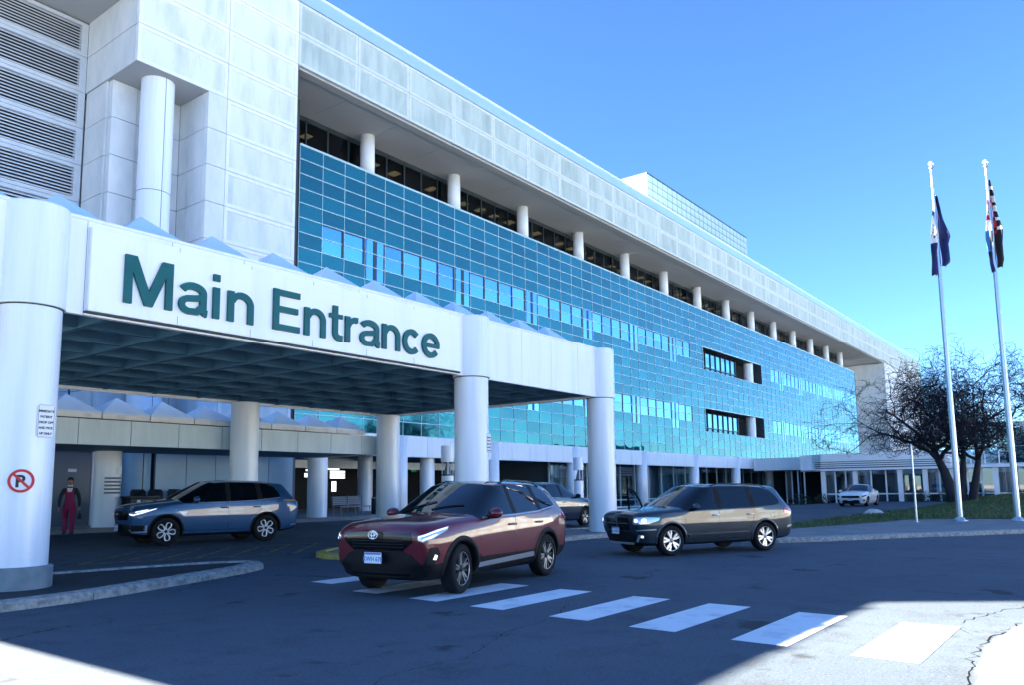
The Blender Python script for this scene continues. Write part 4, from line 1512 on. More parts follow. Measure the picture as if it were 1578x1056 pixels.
def suv_box():
    h = .917
    return [
        ST(.14, .05, .70, .78, .72, .27, .93, (.07, .60, .985), (.04, .34, 1.00), (.03, 0, 1.005), .48, .68, .82),
        ST(.36, .22, .83, .88, .83, .23, 1.00, (.20, .70, 1.045), (.16, .40, 1.07), (.14, 0, 1.08), .5, .7, .9),
        ST(.62, .62, .85, .905, .87, .22, 1.025, (.62, .75, 1.075), (.60, .43, 1.10), (.60, 0, 1.11)),
        ST(1.0, 1.0, .85, h, .885, .22, 1.04, (1.0, .77, 1.10), (1.0, .45, 1.13), (1.0, 0, 1.14)),
        ST(1.42, 1.38, .85, h, .89, .22, 1.05, (1.34, .80, 1.11), (1.22, .5, 1.15), (1.16, 0, 1.16)),
        ST(1.75, 1.75, .85, h, .895, .22, 1.055, (1.76, .745, 1.38), (1.64, .47, 1.42), (1.58, 0, 1.43)),
        ST(2.08, 2.08, .85, h, .90, .22, 1.06, (2.14, .69, 1.595), (2.05, .43, 1.64), (2.00, 0, 1.65)),
        ST(2.36, 2.36, .85, h, .90, .22, 1.065, (2.38, .67, 1.63), (2.38, .42, 1.68), (2.38, 0, 1.69)),
        ST(2.50, 2.50, .85, h, .90, .22, 1.07, (2.52, .67, 1.632), (2.52, .42, 1.684), (2.52, 0, 1.694)),
        ST(3.42, 3.44, .85, h, .895, .22, 1.09, (3.42, .665, 1.62), (3.42, .42, 1.678), (3.42, 0, 1.688)),
        ST(3.54, 3.58, .85, h, .895, .22, 1.095, (3.56, .66, 1.615), (3.56, .42, 1.675), (3.56, 0, 1.685)),
        ST(4.25, 4.46, .84, .905, .865, .24, 1.15, (4.30, .64, 1.575), (4.30, .41, 1.645), (4.30, 0, 1.657)),
        ST(4.62, 4.66, .82, .885, .82, .27, 1.14, (4.52, .62, 1.54), (4.56, .40, 1.62), (4.58, 0, 1.635)),
        ST(4.76, 4.82, .79, .84, .77, .31, 1.08, (4.80, .64, 1.12), (4.78, .40, 1.14), (4.78, 0, 1.15), .5, .74, .95),
        ST(4.82, 4.88, .72, .78, .72, .35, .97, (4.87, .60, 1.00), (4.87, .38, 1.02), (4.87, 0, 1.03), .5, .74, .86),
    ]
def sedan_tab():
    h = .91
    return [
        ST(.18, .10, .64, .74, .66, .22, .72, (.12, .56, .765), (.09, .32, .785), (.08, 0, .79), .38, .52, .64),
        ST(.36, .28, .80, .87, .80, .18, .79, (.26, .66, .84), (.22, .38, .86), (.2, 0, .87), .4, .56, .70),
        ST(.62, .62, .84, .90, .85, .17, .85, (.62, .72, .90), (.6, .42, .925), (.6, 0, .93), .42, .62),
        ST(1.0, 1.0, .84, h, .87, .17, .89, (1.0, .75, .945), (1.0, .45, .97), (1.0, 0, .98), .42, .64),
        ST(1.45, 1.45, .84, h, .875, .17, .915, (1.42, .79, .96), (1.32, .5, 1.005), (1.26, 0, 1.015), .42, .66),
        ST(1.85, 1.85, .84, h, .88, .17, .925, (1.88, .70, 1.20), (1.78, .46, 1.235), (1.72, 0, 1.245), .42, .66),
        ST(2.2, 2.2, .84, h, .88, .17, .935, (2.32, .62, 1.375), (2.24, .42, 1.415), (2.20, 0, 1.425), .42, .66),
        ST(2.52, 2.52, .84, h, .88, .17, .945, (2.58, .605, 1.395), (2.58, .4, 1.445), (2.58, 0, 1.455), .42, .66),
        ST(2.62, 2.62, .84, h, .88, .17, .95, (2.68, .605, 1.395), (2.68, .4, 1.445), (2.68, 0, 1.455), .42, .66),
        ST(3.36, 3.40, .84, h, .875, .17, .965, (3.30, .60, 1.36), (3.30, .4, 1.415), (3.30, 0, 1.425), .42, .66),
        ST(3.46, 3.50, .84, h, .875, .17, .97, (3.42, .60, 1.34), (3.42, .4, 1.40), (3.42, 0, 1.41), .42, .66),
        ST(3.8, 3.86, .84, .90, .855, .18, 1.0, (3.80, .60, 1.20), (3.72, .4, 1.30), (3.70, 0, 1.315), .42, .68),
        ST(4.1, 4.14, .82, .885, .83, .2, 1.015, (4.14, .66, 1.05), (4.10, .42, 1.075), (4.08, 0, 1.08), .42, .68),
        ST(4.46, 4.52, .78, .84, .78, .24, 1.0, (4.52, .62, 1.03), (4.50, .4, 1.04), (4.5, 0, 1.045), .42, .66, .86),
        ST(4.58, 4.64, .70, .76, .70, .28, .90, (4.62, .58, .93), (4.62, .38, .94), (4.62, 0, .945), .42, .6, .76),
    ]

def build_car(spec):
    tab, sf, sr, Rw, W = spec['tab'], spec['sf'], spec['sr'], spec['rw'], spec['w']
    sm = (sf + sr) / 2
    body_m = spec['paint']
    root = thing(spec['name'], spec['label'], 'car')
    N = len(tab)
    X = lambda s: sm - s
    V, F, FM = [], [], []
    ring = []
    for st in tab:
        idx = [len(V)]
        V.append((X(st[0][0]), 0, st[0][2]))
        for s, y, z in st[:8]:
            idx.append(len(V)); V.append((X(s), y, z))
        idx.append(len(V)); V.append((X(st[8][0]), 0, st[8][2]))
        for s, y, z in reversed(st[:8]):
            idx.append(len(V)); V.append((X(s), -y, z))
        ring.append(idx)
    n = 18
    gl_from, gl_to = 4, 11
    for a in range(N - 1):
        for i in range(n):
            i2 = (i + 1) % n
            row = i if i < 9 else 17 - i        # strip between row and row+1
            mi = 0
            if row == 0: mi = 2
            elif row in spec.get('clad', (1,)): mi = 2
            elif row == 6:
                if 4 <= a <= 6 or a == 8 or a == 10: mi = 1
                elif a in (7, 9): mi = 2
            elif row in (7, 8):
                if a in (4, 5): mi = 1
                elif a == spec.get('rear_glass', 12) or a in spec.get('rear_glass2', ()): mi = 1
            F.append((ring[a][i], ring[a + 1][i], ring[a + 1][i2], ring[a][i2]))
            FM.append(mi)
    for end, a, bulge in ((0, 0, spec.get('bulge', .10)), (1, N - 1, -.05)):
        cent = {}
        for i in range(1, 9):
            x, y, z = V[ring[a][i]]
            cent[i] = len(V)
            V.append((x + bulge * (1 if i < 8 else .35), 0, z))
        c0, c9 = ring[a][0], ring[a][9]
        Lr = lambda i: ring[a][i]
        Rr = lambda i: ring[a][18 - i]
        quads = []
        quads.append(((Lr(1), cent[1], c0), 1)); quads.append(((cent[1], Rr(1), c0), 1))
        for i in range(1, 8):
            quads.append(((Lr(i + 1), cent[i + 1], cent[i], Lr(i)), i))
            quads.append(((cent[i + 1], Rr(i + 1), Rr(i), cent[i]), i))
        quads.append(((c9, cent[8], Lr(8)), 8)); quads.append(((c9, Rr(8), cent[8]), 8))
        for q, row in quads:
            F.append(q if end == 0 else tuple(reversed(q)))
            FM.append(2 if row in spec.get('clad_front', (1, 2)) else 0)
    me = bpy.data.meshes.new('car_cage')
    me.from_pydata(V, [], F)
    for q in (body_m, 'car_glass', 'car_black'):
        me.materials.append(MATS[q])
    me.polygons.foreach_set('material_index', FM)
    bm = bmesh.new(); bm.from_mesh(me)
    bmesh.ops.recalc_face_normals(bm, faces=bm.faces[:])
    cr = bm.edges.layers.float.new('crease_edge')
    for e in bm.edges:
        ms = {f.material_index for f in e.link_faces}
        if 1 in ms and len(ms) > 1: e[cr] = .55
        elif 2 in ms and len(ms) > 1: e[cr] = .5
    row6 = set()
    for a in range(2, N - 1):
        for i in (5, 6):
            for p, q in ((ring[a][i], ring[a + 1][i] if a + 1 < N else ring[a][i]), (ring[a][18 - i], ring[a + 1][18 - i])):
                row6.add(tuple(sorted((p, q))))
    for a in range(0, 4):                                   # hood edge
        for i in (7,):
            row6.add(tuple(sorted((ring[a][i], ring[a + 1][i])))); row6.add(tuple(sorted((ring[a][18 - i], ring[a + 1][18 - i]))))
    lead = set()
    for i in range(6, 12):                                  # leading edge of the hood
        lead.add(tuple(sorted((ring[0][i], ring[0][i + 1]))))
    for i in (3, 4, 5):
        lead.add(tuple(sorted((ring[0][i], ring[0][i + 1])))); lead.add(tuple(sorted((ring[0][18 - i], ring[0][17 - i]))))
    bm.verts.ensure_lookup_table()
    for e in bm.edges:
        if tuple(sorted((e.verts[0].index, e.verts[1].index))) in lead: e[cr] = max(e[cr], .45)
    for e in bm.edges:
        k = tuple(sorted((e.verts[0].index, e.verts[1].index)))
        if k in row6: e[cr] = max(e[cr], .32)
    bm.to_mesh(me); bm.free()
    ob = bpy.data.objects.new('car_cage', me); C.objects.link(ob)
    ss = ob.modifiers.new('s', 'SUBSURF'); ss.levels = 3; ss.render_levels = 3
    dg = bpy.context.evaluated_depsgraph_get(); dg.update()
    smooth_me = bpy.data.meshes.new_from_object(ob.evaluated_get(dg))
    bmb = bmesh.new(); bmb.from_mesh(smooth_me)
    bvh = BVHTree.FromBMesh(bmb)
    # wheel wells
    cutters = []
    for s in (sf, sr):
        for sd in (1, -1):
            mb = MB()
            nn = 40; rc = Rw + .045
            y0, y1 = sd * (W / 2 - .40), sd * (W / 2 + .25)
            vs = [(X(s) + rc * math.cos(2 * math.pi * k / nn), y, Rw + rc * math.sin(2 * math.pi * k / nn)) for y in (y0, y1) for k in range(nn)]
            fs = [(k, (k + 1) % nn, nn + (k + 1) % nn, nn + k) for k in range(nn)] + [tuple(reversed(range(nn))), tuple(range(nn, 2 * nn))]
            mb.add(vs, fs)
            cmx = mb.mesh('cut', 'car_black')
            b2 = bmesh.new(); b2.from_mesh(cmx); bmesh.ops.recalc_face_normals(b2, faces=b2.faces[:]); b2.to_mesh(cmx); b2.free()
            c = bpy.data.objects.new('cut', cmx); C.objects.link(c); cutters.append(c)
            m_ = ob.modifiers.new('b', 'BOOLEAN'); m_.operation = 'DIFFERENCE'; m_.object = c; m_.solver = 'EXACT'; m_.material_mode = 'TRANSFER'
    dg = bpy.context.evaluated_depsgraph_get(); dg.update()
    fin = bpy.data.meshes.new_from_object(ob.evaluated_get(dg))
    for c in cutters: bpy.data.objects.remove(c)
    bpy.data.objects.remove(ob)
    # split into body and panes
    bm = bmesh.new(); bm.from_mesh(fin)
    gi = [k for k, q in enumerate(fin.materials) if q and q.name == 'car_glass']
    gi = gi[0] if gi else 1
    gfaces = [f for f in bm.faces if f.material_index == gi]
    seen = set(); islands = []
    for f in gfaces:
        if f in seen: continue
        st_ = [f]; seen.add(f); isl_ = []
        while st_:
            g = st_.pop(); isl_.append(g)
            for e in g.edges:
                for h in e.link_faces:
                    if h.material_index == gi and h not in seen:
                        seen.add(h); st_.append(h)
        islands.append(isl_)
    pane_meshes = []
    for isl_ in islands:
        if len(isl_) < 6: continue
        nrm = Vector((0, 0, 0)); vs = {}; fl = []
        for f in isl_:
            nrm += f.normal * f.calc_area()
            q = []
            for v in f.verts:
                if v not in vs: vs[v] = len(vs)
                q.append(vs[v])
            fl.append(q)
        nrm.normalize()
        nm = 'side_window' if abs(nrm.y) > .6 else ('windshield' if nrm.x > 0 else 'rear_window')
        pm = bpy.data.meshes.new(nm); pm.from_pydata([v.co.copy() for v in vs], [], fl)
        pm.materials.append(MATS['car_glass'])
        pm.polygons.foreach_set('use_smooth', [True] * len(fl))
        pane_meshes.append((nm, pm))
    bmesh.ops.delete(bm, geom=gfaces, context='FACES')
    for f in bm.faces: f.smooth = True
    for e in bm.edges:
        if len(e.link_faces) == 2 and (e.calc_face_angle(0) > R(38) or e.link_faces[0].material_index != e.link_faces[1].material_index): e.smooth = False
    bme = bpy.data.meshes.new('body'); bm.to_mesh(bme); bm.free()
    for q in fin.materials: bme.materials.append(q)
    body = link('body', bme, root, world=False)
    for nm, pm in pane_meshes: link(nm, pm, root, world=False)

    def cast(o, d):
        hit = bvh.ray_cast(Vector(o), Vector(d).normalized(), 12)
        return hit
    def patch(name, poly, plane, m_, side=1, off=.004, sub=3, skirt=.012, ang=0, parent=None, smooth=True):
        bm = bmesh.new()
        vs = [bm.verts.new((a, b, 0)) for a, b in poly]
        f = bm.faces.new(vs)
        bmesh.ops.triangulate(bm, faces=[f])
        for _ in range(sub):
            bmesh.ops.subdivide_edges(bm, edges=[e for e in bm.edges if e.calc_length() > .05], cuts=1, use_grid_fill=True)
            bmesh.ops.triangulate(bm, faces=bm.faces[:])
        if plane == 'side': d = Vector((0, -side, 0))
        elif plane == 'front': d = Vector((-math.cos(ang), -side * math.sin(ang), 0))
        elif plane == 'rear': d = Vector((math.cos(ang), -side * math.sin(ang), 0))
        else: d = Vector((0, 0, -1))
        bad = []
        nr = {}
        for v in bm.verts:
            a, b = v.co.x, v.co.y
            if plane == 'side': p = Vector((a, 0, b)) - d * 3
            elif plane in ('front', 'rear'): p = Vector((X(0) - .3 if plane == 'front' else X(tab[-1][4][0]) + .3, side * a, b)) - d * 2
            else: p = Vector((a, b * side, 3))
            h = cast(p, d)
            if h[0] is None: bad.append(v); continue
            nn = h[1] if h[1].dot(d) < 0 else -h[1]
            nr[v] = nn
            v.co = h[0] + nn * off
        if bad: bmesh.ops.delete(bm, geom=bad, context='VERTS')
        bed = [e for e in bm.edges if len(e.link_faces) == 1]
        if skirt and bed:
            dn = {}
            for e in bed:
                for v in e.verts:
                    if v not in dn and v in nr: dn[v] = bm.verts.new(v.co - nr[v] * (off + skirt))
            for e in bed:
                a, b = e.verts
                if a in dn and b in dn:
                    try: bm.faces.new((a, b, dn[b], dn[a]))
                    except ValueError: pass
        if len(bm.faces) == 0:
            bm.free(); return None
        bmesh.ops.recalc_face_normals(bm, faces=bm.faces[:])
        pm = bpy.data.meshes.new(name); bm.to_mesh(pm); bm.free()
        pm.materials.append(MATS[m_])
        if smooth:
            pm.polygons.foreach_set('use_smooth', [True] * len(pm.polygons))
        o = link(name, pm, parent or root, world=False)
        return auto_smooth(o, 40)
    def seam(pts, side, w=.010, m_='car_gloss_black', name='door_seam'):
        poly_l, poly_r = [], []
        P_ = [Vector((a, b)) for a, b in pts]
        for i, p in enumerate(P_):
            t = (P_[min(i + 1, len(P_) - 1)] - P_[max(0, i - 1)]).normalized()
            nn = Vector((-t.y, t.x)) * w / 2
            poly_l.append(tuple(p + nn)); poly_r.append(tuple(p - nn))
        mb = MB()
        vs, fs = [], []
        for a, b in zip(poly_l, poly_r):
            for q in (a, b):
                h = cast((q[0], side * 3, q[1]), (0, -side, 0))
                vs.append(h[0] + Vector((0, side * .0025, 0)) if h[0] is not None else Vector((q[0], side * W / 2, q[1])))
        for i in range(len(P_) - 1): fs.append((2 * i, 2 * i + 1, 2 * i + 3, 2 * i + 2))
        mb.add(vs, fs)
        return mb.build(name, m_, root, world=False)
    # arches
    if spec.get('arch', True):
        am = spec.get('arch_mat', 'car_black')
        aw = spec.get('arch_w', .075)
        for s in (sf, sr):
            for sd in (1, -1):
                vs, fs = [], []
                K = 30
                for k in range(K + 1):
                    a = math.pi * (-.06 + 1.12 * k / K)
                    for rr_, of in ((Rw + .040, -.02), (Rw + .042, .016), (Rw + .045 + aw * .8, .014), (Rw + .045 + aw, -.01)):
                        x, z = X(s) + rr_ * math.cos(a), Rw + rr_ * math.sin(a)
                        xq, zq = X(s) + (Rw + .07) * math.cos(a), max(.24, Rw + (Rw + .07) * math.sin(a))
                        h = cast((x if of != -.02 else x, sd * 3, max(.26, z)), (0, -sd, 0))
                        y = h[0].y if h[0] is not None else sd * W / 2
                        vs.append((x, y + sd * of, z))
                for k in range(K):
                    for q in range(3): fs.append((4 * k + q, 4 * k + q + 1, 4 * k + 5 + q, 4 * k + 4 + q))
                mb = MB().add(vs, fs)
                o = mb.build('wheel_arch', am, root, world=False, smooth=True)
    # wheels
    wheel_proto = make_wheel(Rw, spec['rim'])
    for s in (sf, sr):
        for sd in (1, -1):
            wroot = copy_tree(wheel_proto, root)
            wroot.matrix_parent_inverse = Matrix()
            wroot.location = (X(s), sd * (W / 2 - .135), Rw)
            wroot.rotation_euler = (0, random.uniform(0, 1.2), (spec.get('steer', 0) if s == sf else 0) + (0 if sd == 1 else math.pi))
    for ch in list(wheel_proto.children): bpy.data.objects.remove(ch)
    bpy.data.objects.remove(wheel_proto)
    # mirrors
    zm = tab[4][5][2] + .09
    for sd in (1, -1):
        bm = bmesh.new()
        bmesh.ops.create_uvsphere(bm, u_segments=16, v_segments=10, radius=1)
        for v in bm.verts:
            x, y, z = v.co
            if x < 0: x *= .45
            v.co = (X(tab[5][5][0] - .12) + x * .11, sd * (W / 2 + .10) + y * .125, zm + z * .085)
        for f in bm.faces: f.smooth = True
        mm_ = bpy.data.meshes.new('mirror'); bm.to_mesh(mm_); bm.free(); mm_.materials.append(MATS[spec.get('mirror_mat', body_m)])
        mo = link('mirror', mm_, root, world=False)
        mb = MB(); mb.box(X(tab[5][5][0] - .15), X(tab[5][5][0] - .07), sd * (W / 2 - .06), sd * (W / 2 + .06), zm - .09, zm - .03)
        mb.build('mirror_arm', 'car_black', mo, world=False)
    # door handles and seams
    zb = tab[7][5][2]
    for sd in (1, -1):
        for xs_ in (X(tab[7][5][0] - .06), X(tab[9][5][0] - .06)):
            z = zb - .14
            h = cast((xs_, sd * 3, z), (0, -sd, 0))
            y = h[0].y if h[0] is not None else sd * W / 2
            mb = MB(); mb.tube([(xs_ - .10, y + sd * .005, z), (xs_ - .08, y + sd * .03, z + .004), (xs_ + .08, y + sd * .03, z + .006), (xs_ + .10, y + sd * .005, z + .004)], [.012, .016, .016, .012], 8)
            mb.build('door_handle', spec.get('handle_mat', body_m), root, world=False, smooth=True)
        zlo = .36
        xa, xb, xc = X(tab[4][5][0] + .02), X(tab[7][5][0] + .05), X(tab[9][5][0] + .06)
        seam([(xa, zb - .03), (xa + .02, .8), (xa + .0, .5), (xa - .05, zlo)], sd)
        seam([(xb, zb - .02), (xb, .8), (xb - .0, .5), (xb, zlo)], sd)
        seam([(xc, zb), (xc + .0, .86), (X(sr - Rw - .13), .66), (X(sr - Rw - .16), zlo)], sd)
        seam([(xa - .05, zlo), ((xa + xb) / 2, zlo), (xb, zlo), (X(sr - Rw - .16), zlo)], sd)
    # roof rails
    if spec.get('rails'):
        for sd in (1, -1):
            pts = []
            for k in range(9):
                s = tab[6][6][0] + .25 + (tab[11][6][0] - tab[6][6][0] - .35) * k / 8
                h = cast((X(s), sd * .60, 3), (0, 0, -1))
                z = h[0].z if h[0] is not None else 1.65
                pts.append((X(s), sd * .60, z + (.045 if 0 < k < 8 else .005)))
            mb = MB(); mb.tube(pts, .016, 8)
            mb.build('roof_rail', spec['rails'], root, world=False, smooth=True)
    spec['detail'](root, patch, seam, cast, X, spec)
    bmb.free()
    return root

def make_wheel(Rw, kind):
    root = bpy.data.objects.new('wheel', None); C.objects.link(root)
    def rot(mb):
        mb.v = [(x, z, y) for x, y, z in mb.v]       # axis z -> y
        mb.f = [tuple(reversed(f)) for f in mb.f]
        return mb
    mb = MB(); mb.lathe([(.60 * Rw, -.105), (.68 * Rw, -.115), (.90 * Rw, -.113), (.975 * Rw, -.098), (Rw, -.07), (Rw, .07), (.975 * Rw, .098), (.90 * Rw, .113), (.70 * Rw, .115), (.66 * Rw, .10), (.655 * Rw, .06)], 0, 0, 48, cap=False)
    t_ = rot(mb).build('tyre', 'tyre', root, world=False, smooth=True)
    auto_smooth(t_, 50)
    mb = MB(); mb.lathe([(.0, .02), (.3 * Rw, .02), (.655 * Rw, .0), (.66 * Rw, .09), (.675 * Rw, .105), (.69 * Rw, .106)], 0, 0, 40, cap=False)
    rim_m = 'rim_dark'
    rim = rot(mb).build('rim', rim_m, root, world=False, smooth=True)
    def spoke(a, r0, r1, w0, w1, y0, y1, m_):
        ca, sa = math.cos(a), math.sin(a)
        def P(r, w, y): return (r * ca - w * sa, y, r * sa + w * ca)
        b = MB()
        b.add([P(r0, -w0, y0), P(r0, w0, y0), P(r1, w1, y1), P(r1, -w1, y1), P(r0, -w0 * 1.2, y0 - .03), P(r0, w0 * 1.2, y0 - .03), P(r1, w1 * 1.2, y1 - .04), P(r1, -w1 * 1.2, y1 - .04)],
              [(3, 2, 1, 0), (4, 5, 6, 7), (0, 1, 5, 4), (1, 2, 6, 5), (2, 3, 7, 6), (3, 0, 4, 7)])
        return b.build('spoke', m_, root, world=False)
    if kind == 'y':
        for k in range(5):
            a = 2 * math.pi * k / 5
            for q in (-1, 1):
                spoke(a + q * .10, .10 * Rw, .40 * Rw, .022, .020, .085, .088, 'rim_bright')
                spoke(a + q * .20, .34 * Rw, .665 * Rw, .022, .022, .088, .092, 'rim_bright')
        ring = [(.645 * Rw, .098), (.665 * Rw, .108), (.69 * Rw, .107)]
        rm = 'rim_bright'
    elif kind == 'petal':
        for k in range(5):
            a = 2 * math.pi * k / 5
            pts = []
            for q in range(17):
                t = q / 16
                ang = a + math.sin(t * 2 * math.pi) * .0
                # teardrop outline
                u = math.pi * 2 * t
                r = .40 * Rw - .27 * Rw * math.cos(u)
                w = .185 * Rw * math.sin(u) * (0.45 + .75 * (r / (.67 * Rw)))
                pts.append((r * math.cos(a) - w * math.sin(a), .088, r * math.sin(a) + w * math.cos(a)))
            b = MB(); b.tube(pts, .0165, 6, cap=False)
            b.build('spoke', 'rim_bright', root, world=False, smooth=True)
        ring = [(.655 * Rw, .098), (.665 * Rw, .104), (.69 * Rw, .103)]
        rm = 'rim_dark'
    else:
        for k in range(5):
            a = 2 * math.pi * k / 5
            for q in (-1, 1):
                spoke(a + q * .16, .09 * Rw, .665 * Rw, .020, .013, .080, .090, 'rim_mid')
            spoke(a + .63, .10 * Rw, .665 * Rw, .014, .010, .072, .085, 'rim_dark')
        ring = [(.650 * Rw, .098), (.665 * Rw, .106), (.685 * Rw, .105)]
        rm = 'rim_mid'
    b = MB(); b.lathe(ring, 0, 0, 40, cap=False)
    rot(b).build('rim_lip', rm, root, world=False, smooth=True)
    b = MB(); b.lathe([(.0, .095), (.07 * Rw * 2, .092), (.075 * Rw * 2, .07)], 0, 0, 20, cap=False)
    rot(b).build('hub_cap', 'rim_dark' if kind != 'y' else 'rim_mid', root, world=False, smooth=True)
    b = MB(); b.lathe([(.40 * Rw, .0), (.40 * Rw, .012)], 0, 0, 28)
    rot(b).build('brake_disc', 'rim_mid', root, world=False)
    return root

def number_plate(root, x, z, txt, y=0, tilt=0, ang=0):
    mb = MB(); mb.box(-.006, .006, -.155, .155, -.078, .078)
    o = mb.build('licence_plate', 'plate_white', root, world=False)
    o.location = (x, y, z); o.rotation_euler = (0, tilt, ang)
    mb = MB(); mb.box(.0065, .0075, -.15, .15, .045, .073)
    mb.build('plate_band', 'plate_blue', o, world=False)
    me = text_mesh('plate_text', txt, .085, extrude=.0006, offset=.002, align='CENTER')
    for v in me.vertices:
        a, b, c = v.co; v.co = (.0075 + c, a, b - .045)
    me.materials.append(MATS['plate_blue'])
    link('plate_text', me, o, world=False)
    return o

def oval_badge(root, x, z, w=.085, h=.058, kind='rings'):
    o = MB()
    def ell(cx, cz, a, b, r):
        pts = [(x, cx + a * math.cos(t * math.pi / 12), cz + b * math.sin(t * math.pi / 12)) for t in range(25)]
        o.tube(pts, r, 6, cap=False)
    if kind == 'rings':
        ell(0, z, w, h, .009); ell(0, z + .012, w * .72, h * .45, .007); ell(0, z - .004, w * .3, h * .88, .007)
    else:
        o.tube([(x, -.05, z + .05), (x, -.035, z - .05)], .009, 6); o.tube([(x, .05, z + .05), (x, .035, z - .05)], .009, 6); o.tube([(x, -.04, z), (x, .04, z)], .008, 6)
    return o.build('badge', 'chrome', root, world=False, smooth=True)

def rav_detail(root, patch, seam, cast, X, spec):
    # grille, bars, lower bumper, lamps
    g = patch('grille', [(-.46, .67), (-.64, .80), (-.60, .925), (.60, .925), (.64, .80), (.46, .67)], 'front', 'car_gloss_black', off=.006)
    for k in range(4):
        z = .72 + .042 * k
        patch('grille_bar', [(-.48, z), (.48, z), (.48, z + .007), (-.48, z + .007)], 'front', 'rim_dark', off=.010, skirt=.004, parent=g)
    patch('bumper_insert', [(-.74, .30), (-.82, .40), (-.60, .60), (-.46, .665), (.46, .665), (.60, .60), (.82, .40), (.74, .30)], 'front', 'car_black', off=.012)
    patch('skid_strip', [(-.50, .315), (.50, .315), (.55, .345), (-.55, .345)], 'front', 'car_gloss_black', off=.02)
    for sd in (1, -1):
        hl = patch('headlight', [(.60, .825), (.68, .80), (.84, .85), (1.02, .95), (1.04, 1.0), (.88, .965), (.70, .905), (.60, .885)], 'front', 'lamp_clear', sd, off=.006, ang=R(28))
        patch('lamp_strip', [(.61, .875), (.71, .90), (.88, .955), (1.02, .99), (1.01, .97), (.86, .93), (.71, .88), (.62, .86)], 'front', 'lamp_white', sd, off=.010, ang=R(28), skirt=.004, parent=hl)
        patch('lamp_strip', [(.68, .82), (.82, .855), (.90, .90), (.84, .892), (.69, .84)], 'front', 'lamp_white', sd, off=.010, ang=R(28), skirt=.004, parent=hl)
        fl = patch('fog_pod', [(.70, .48), (.82, .44), (.93, .60), (.90, .72), (.80, .71)], 'front', 'car_black', sd, off=.008, ang=R(25))
        patch('fog_light', [(.83, .55), (.87, .54), (.89, .60), (.86, .62)], 'front', 'lamp_white', sd, off=.013, ang=R(25), parent=fl)
        # sill with grey step, side lower cladding handled by body
        xa, xb = X(spec['sf'] + spec['rw'] + .10), X(spec['sr'] - spec['rw'] - .10)
        patch('sill_trim', [(xa, .345), (xb, .385), (xb + .05, .47), (xa, .415)], 'side', 'silver_trim', sd, off=.010)
        patch('tail_light', [(X(4.10), 1.00), (X(4.46), .98), (X(4.47), 1.10), (X(4.12), 1.09)], 'side', 'lamp_red', sd, off=.006)
        patch('window_trim', [(X(1.52), 1.085), (X(2.5), 1.105), (X(3.3), 1.135), (X(3.95), 1.205), (X(3.95), 1.222), (X(3.3), 1.152), (X(2.5), 1.122), (X(1.52), 1.102)], 'side', 'silver_trim', sd, off=.005, skirt=.003)
    number_plate(root, X(-.05), .57, 'KWH 678')
    oval_badge(root, X(-.052), .895)
    # wipers + hood lines
    for y0, y1 in ((-.55, .02), (.05, .55)):
        pts = []
        for k in range(5):
            y = y0 + (y1 - y0) * k / 4
            h = cast((X(1.30 + .05 * k), y, 3), (0, 0, -1))
            pts.append(h[0] + Vector((0, 0, .015)))
        MB().tube(pts, .010, 6).build('wiper', 'car_black', root, world=False)
    # antenna fin
    h = cast((X(3.75), 0, 3), (0, 0, -1))
    MB().add([h[0] + Vector((.10, 0, -.01)), h[0] + Vector((-.07, .02, -.01)), h[0] + Vector((-.07, -.02, -.01)), h[0] + Vector((-.06, 0, .065))], [(0, 1, 3), (1, 2, 3), (2, 0, 3)]).build('antenna_fin', spec['paint'], root, world=False)

def crv_detail(root, patch, seam, cast, X, spec):
    patch('grille', [(-.52, .66), (-.62, .76), (-.56, .885), (.56, .885), (.62, .76), (.52, .66)], 'front', 'car_gloss_black', off=.006)
    patch('bumper_insert', [(-.62, .28), (-.72, .36), (-.60, .54), (.60, .54), (.72, .36), (.62, .28)], 'front', 'car_black', off=.010)
    for sd in (1, -1):
        hl = patch('headlight', [(.54, .80), (.70, .77), (.90, .83), (1.12, .935), (1.13, .965), (.90, .905), (.70, .86), (.56, .86)], 'front', 'lamp_clear', sd, off=.006, ang=R(32))
        patch('lamp_strip', [(.55, .80), (.70, .772), (.90, .832), (1.10, .93), (1.10, .945), (.88, .856), (.70, .80), (.57, .825)], 'front', 'lamp_white', sd, off=.011, ang=R(32), skirt=.004, parent=hl)
        patch('lamp_strip', [(.74, .85), (.86, .87), (.98, .91), (.96, .925), (.85, .895), (.74, .87)], 'front', 'lamp_white', sd, off=.011, ang=R(32), skirt=.004, parent=hl)
        patch('bumper_trim', [(.50, .42), (.62, .34), (.92, .35), (.95, .53), (.925, .53), (.90, .385), (.64, .375), (.53, .445)], 'front', 'silver_trim', sd, off=.014, ang=R(22))
        patch('fog_pod', [(.64, .39), (.88, .395), (.91, .53), (.66, .54)], 'front', 'car_black', sd, off=.011, ang=R(22))
        patch('tail_light', [(X(4.05), 1.10), (X(4.45), 1.075), (X(4.46), 1.12), (X(4.08), 1.135)], 'side', 'lamp_amber', sd, off=.008)
        patch('fender_badge', [(X(1.42), .86), (X(1.20), .86), (X(1.30), .76), (X(1.36), .76)], 'side', 'silver_trim', sd, off=.004)
        patch('window_trim', [(X(1.50), 1.065), (X(2.5), 1.085), (X(3.3), 1.115), (X(3.95), 1.185), (X(3.95), 1.20), (X(3.3), 1.13), (X(2.5), 1.10), (X(1.50), 1.08)], 'side', 'silver_trim', sd, off=.005, skirt=.003)
        patch('exhaust_trim', [(X(4.30), .40), (X(4.50), .42), (X(4.50), .46), (X(4.30), .45)], 'side', 'silver_trim', sd, off=.008)
    number_plate(root, X(-.06), .47, '4BZ 310')
    oval_badge(root, X(-.05), .80, kind='h')

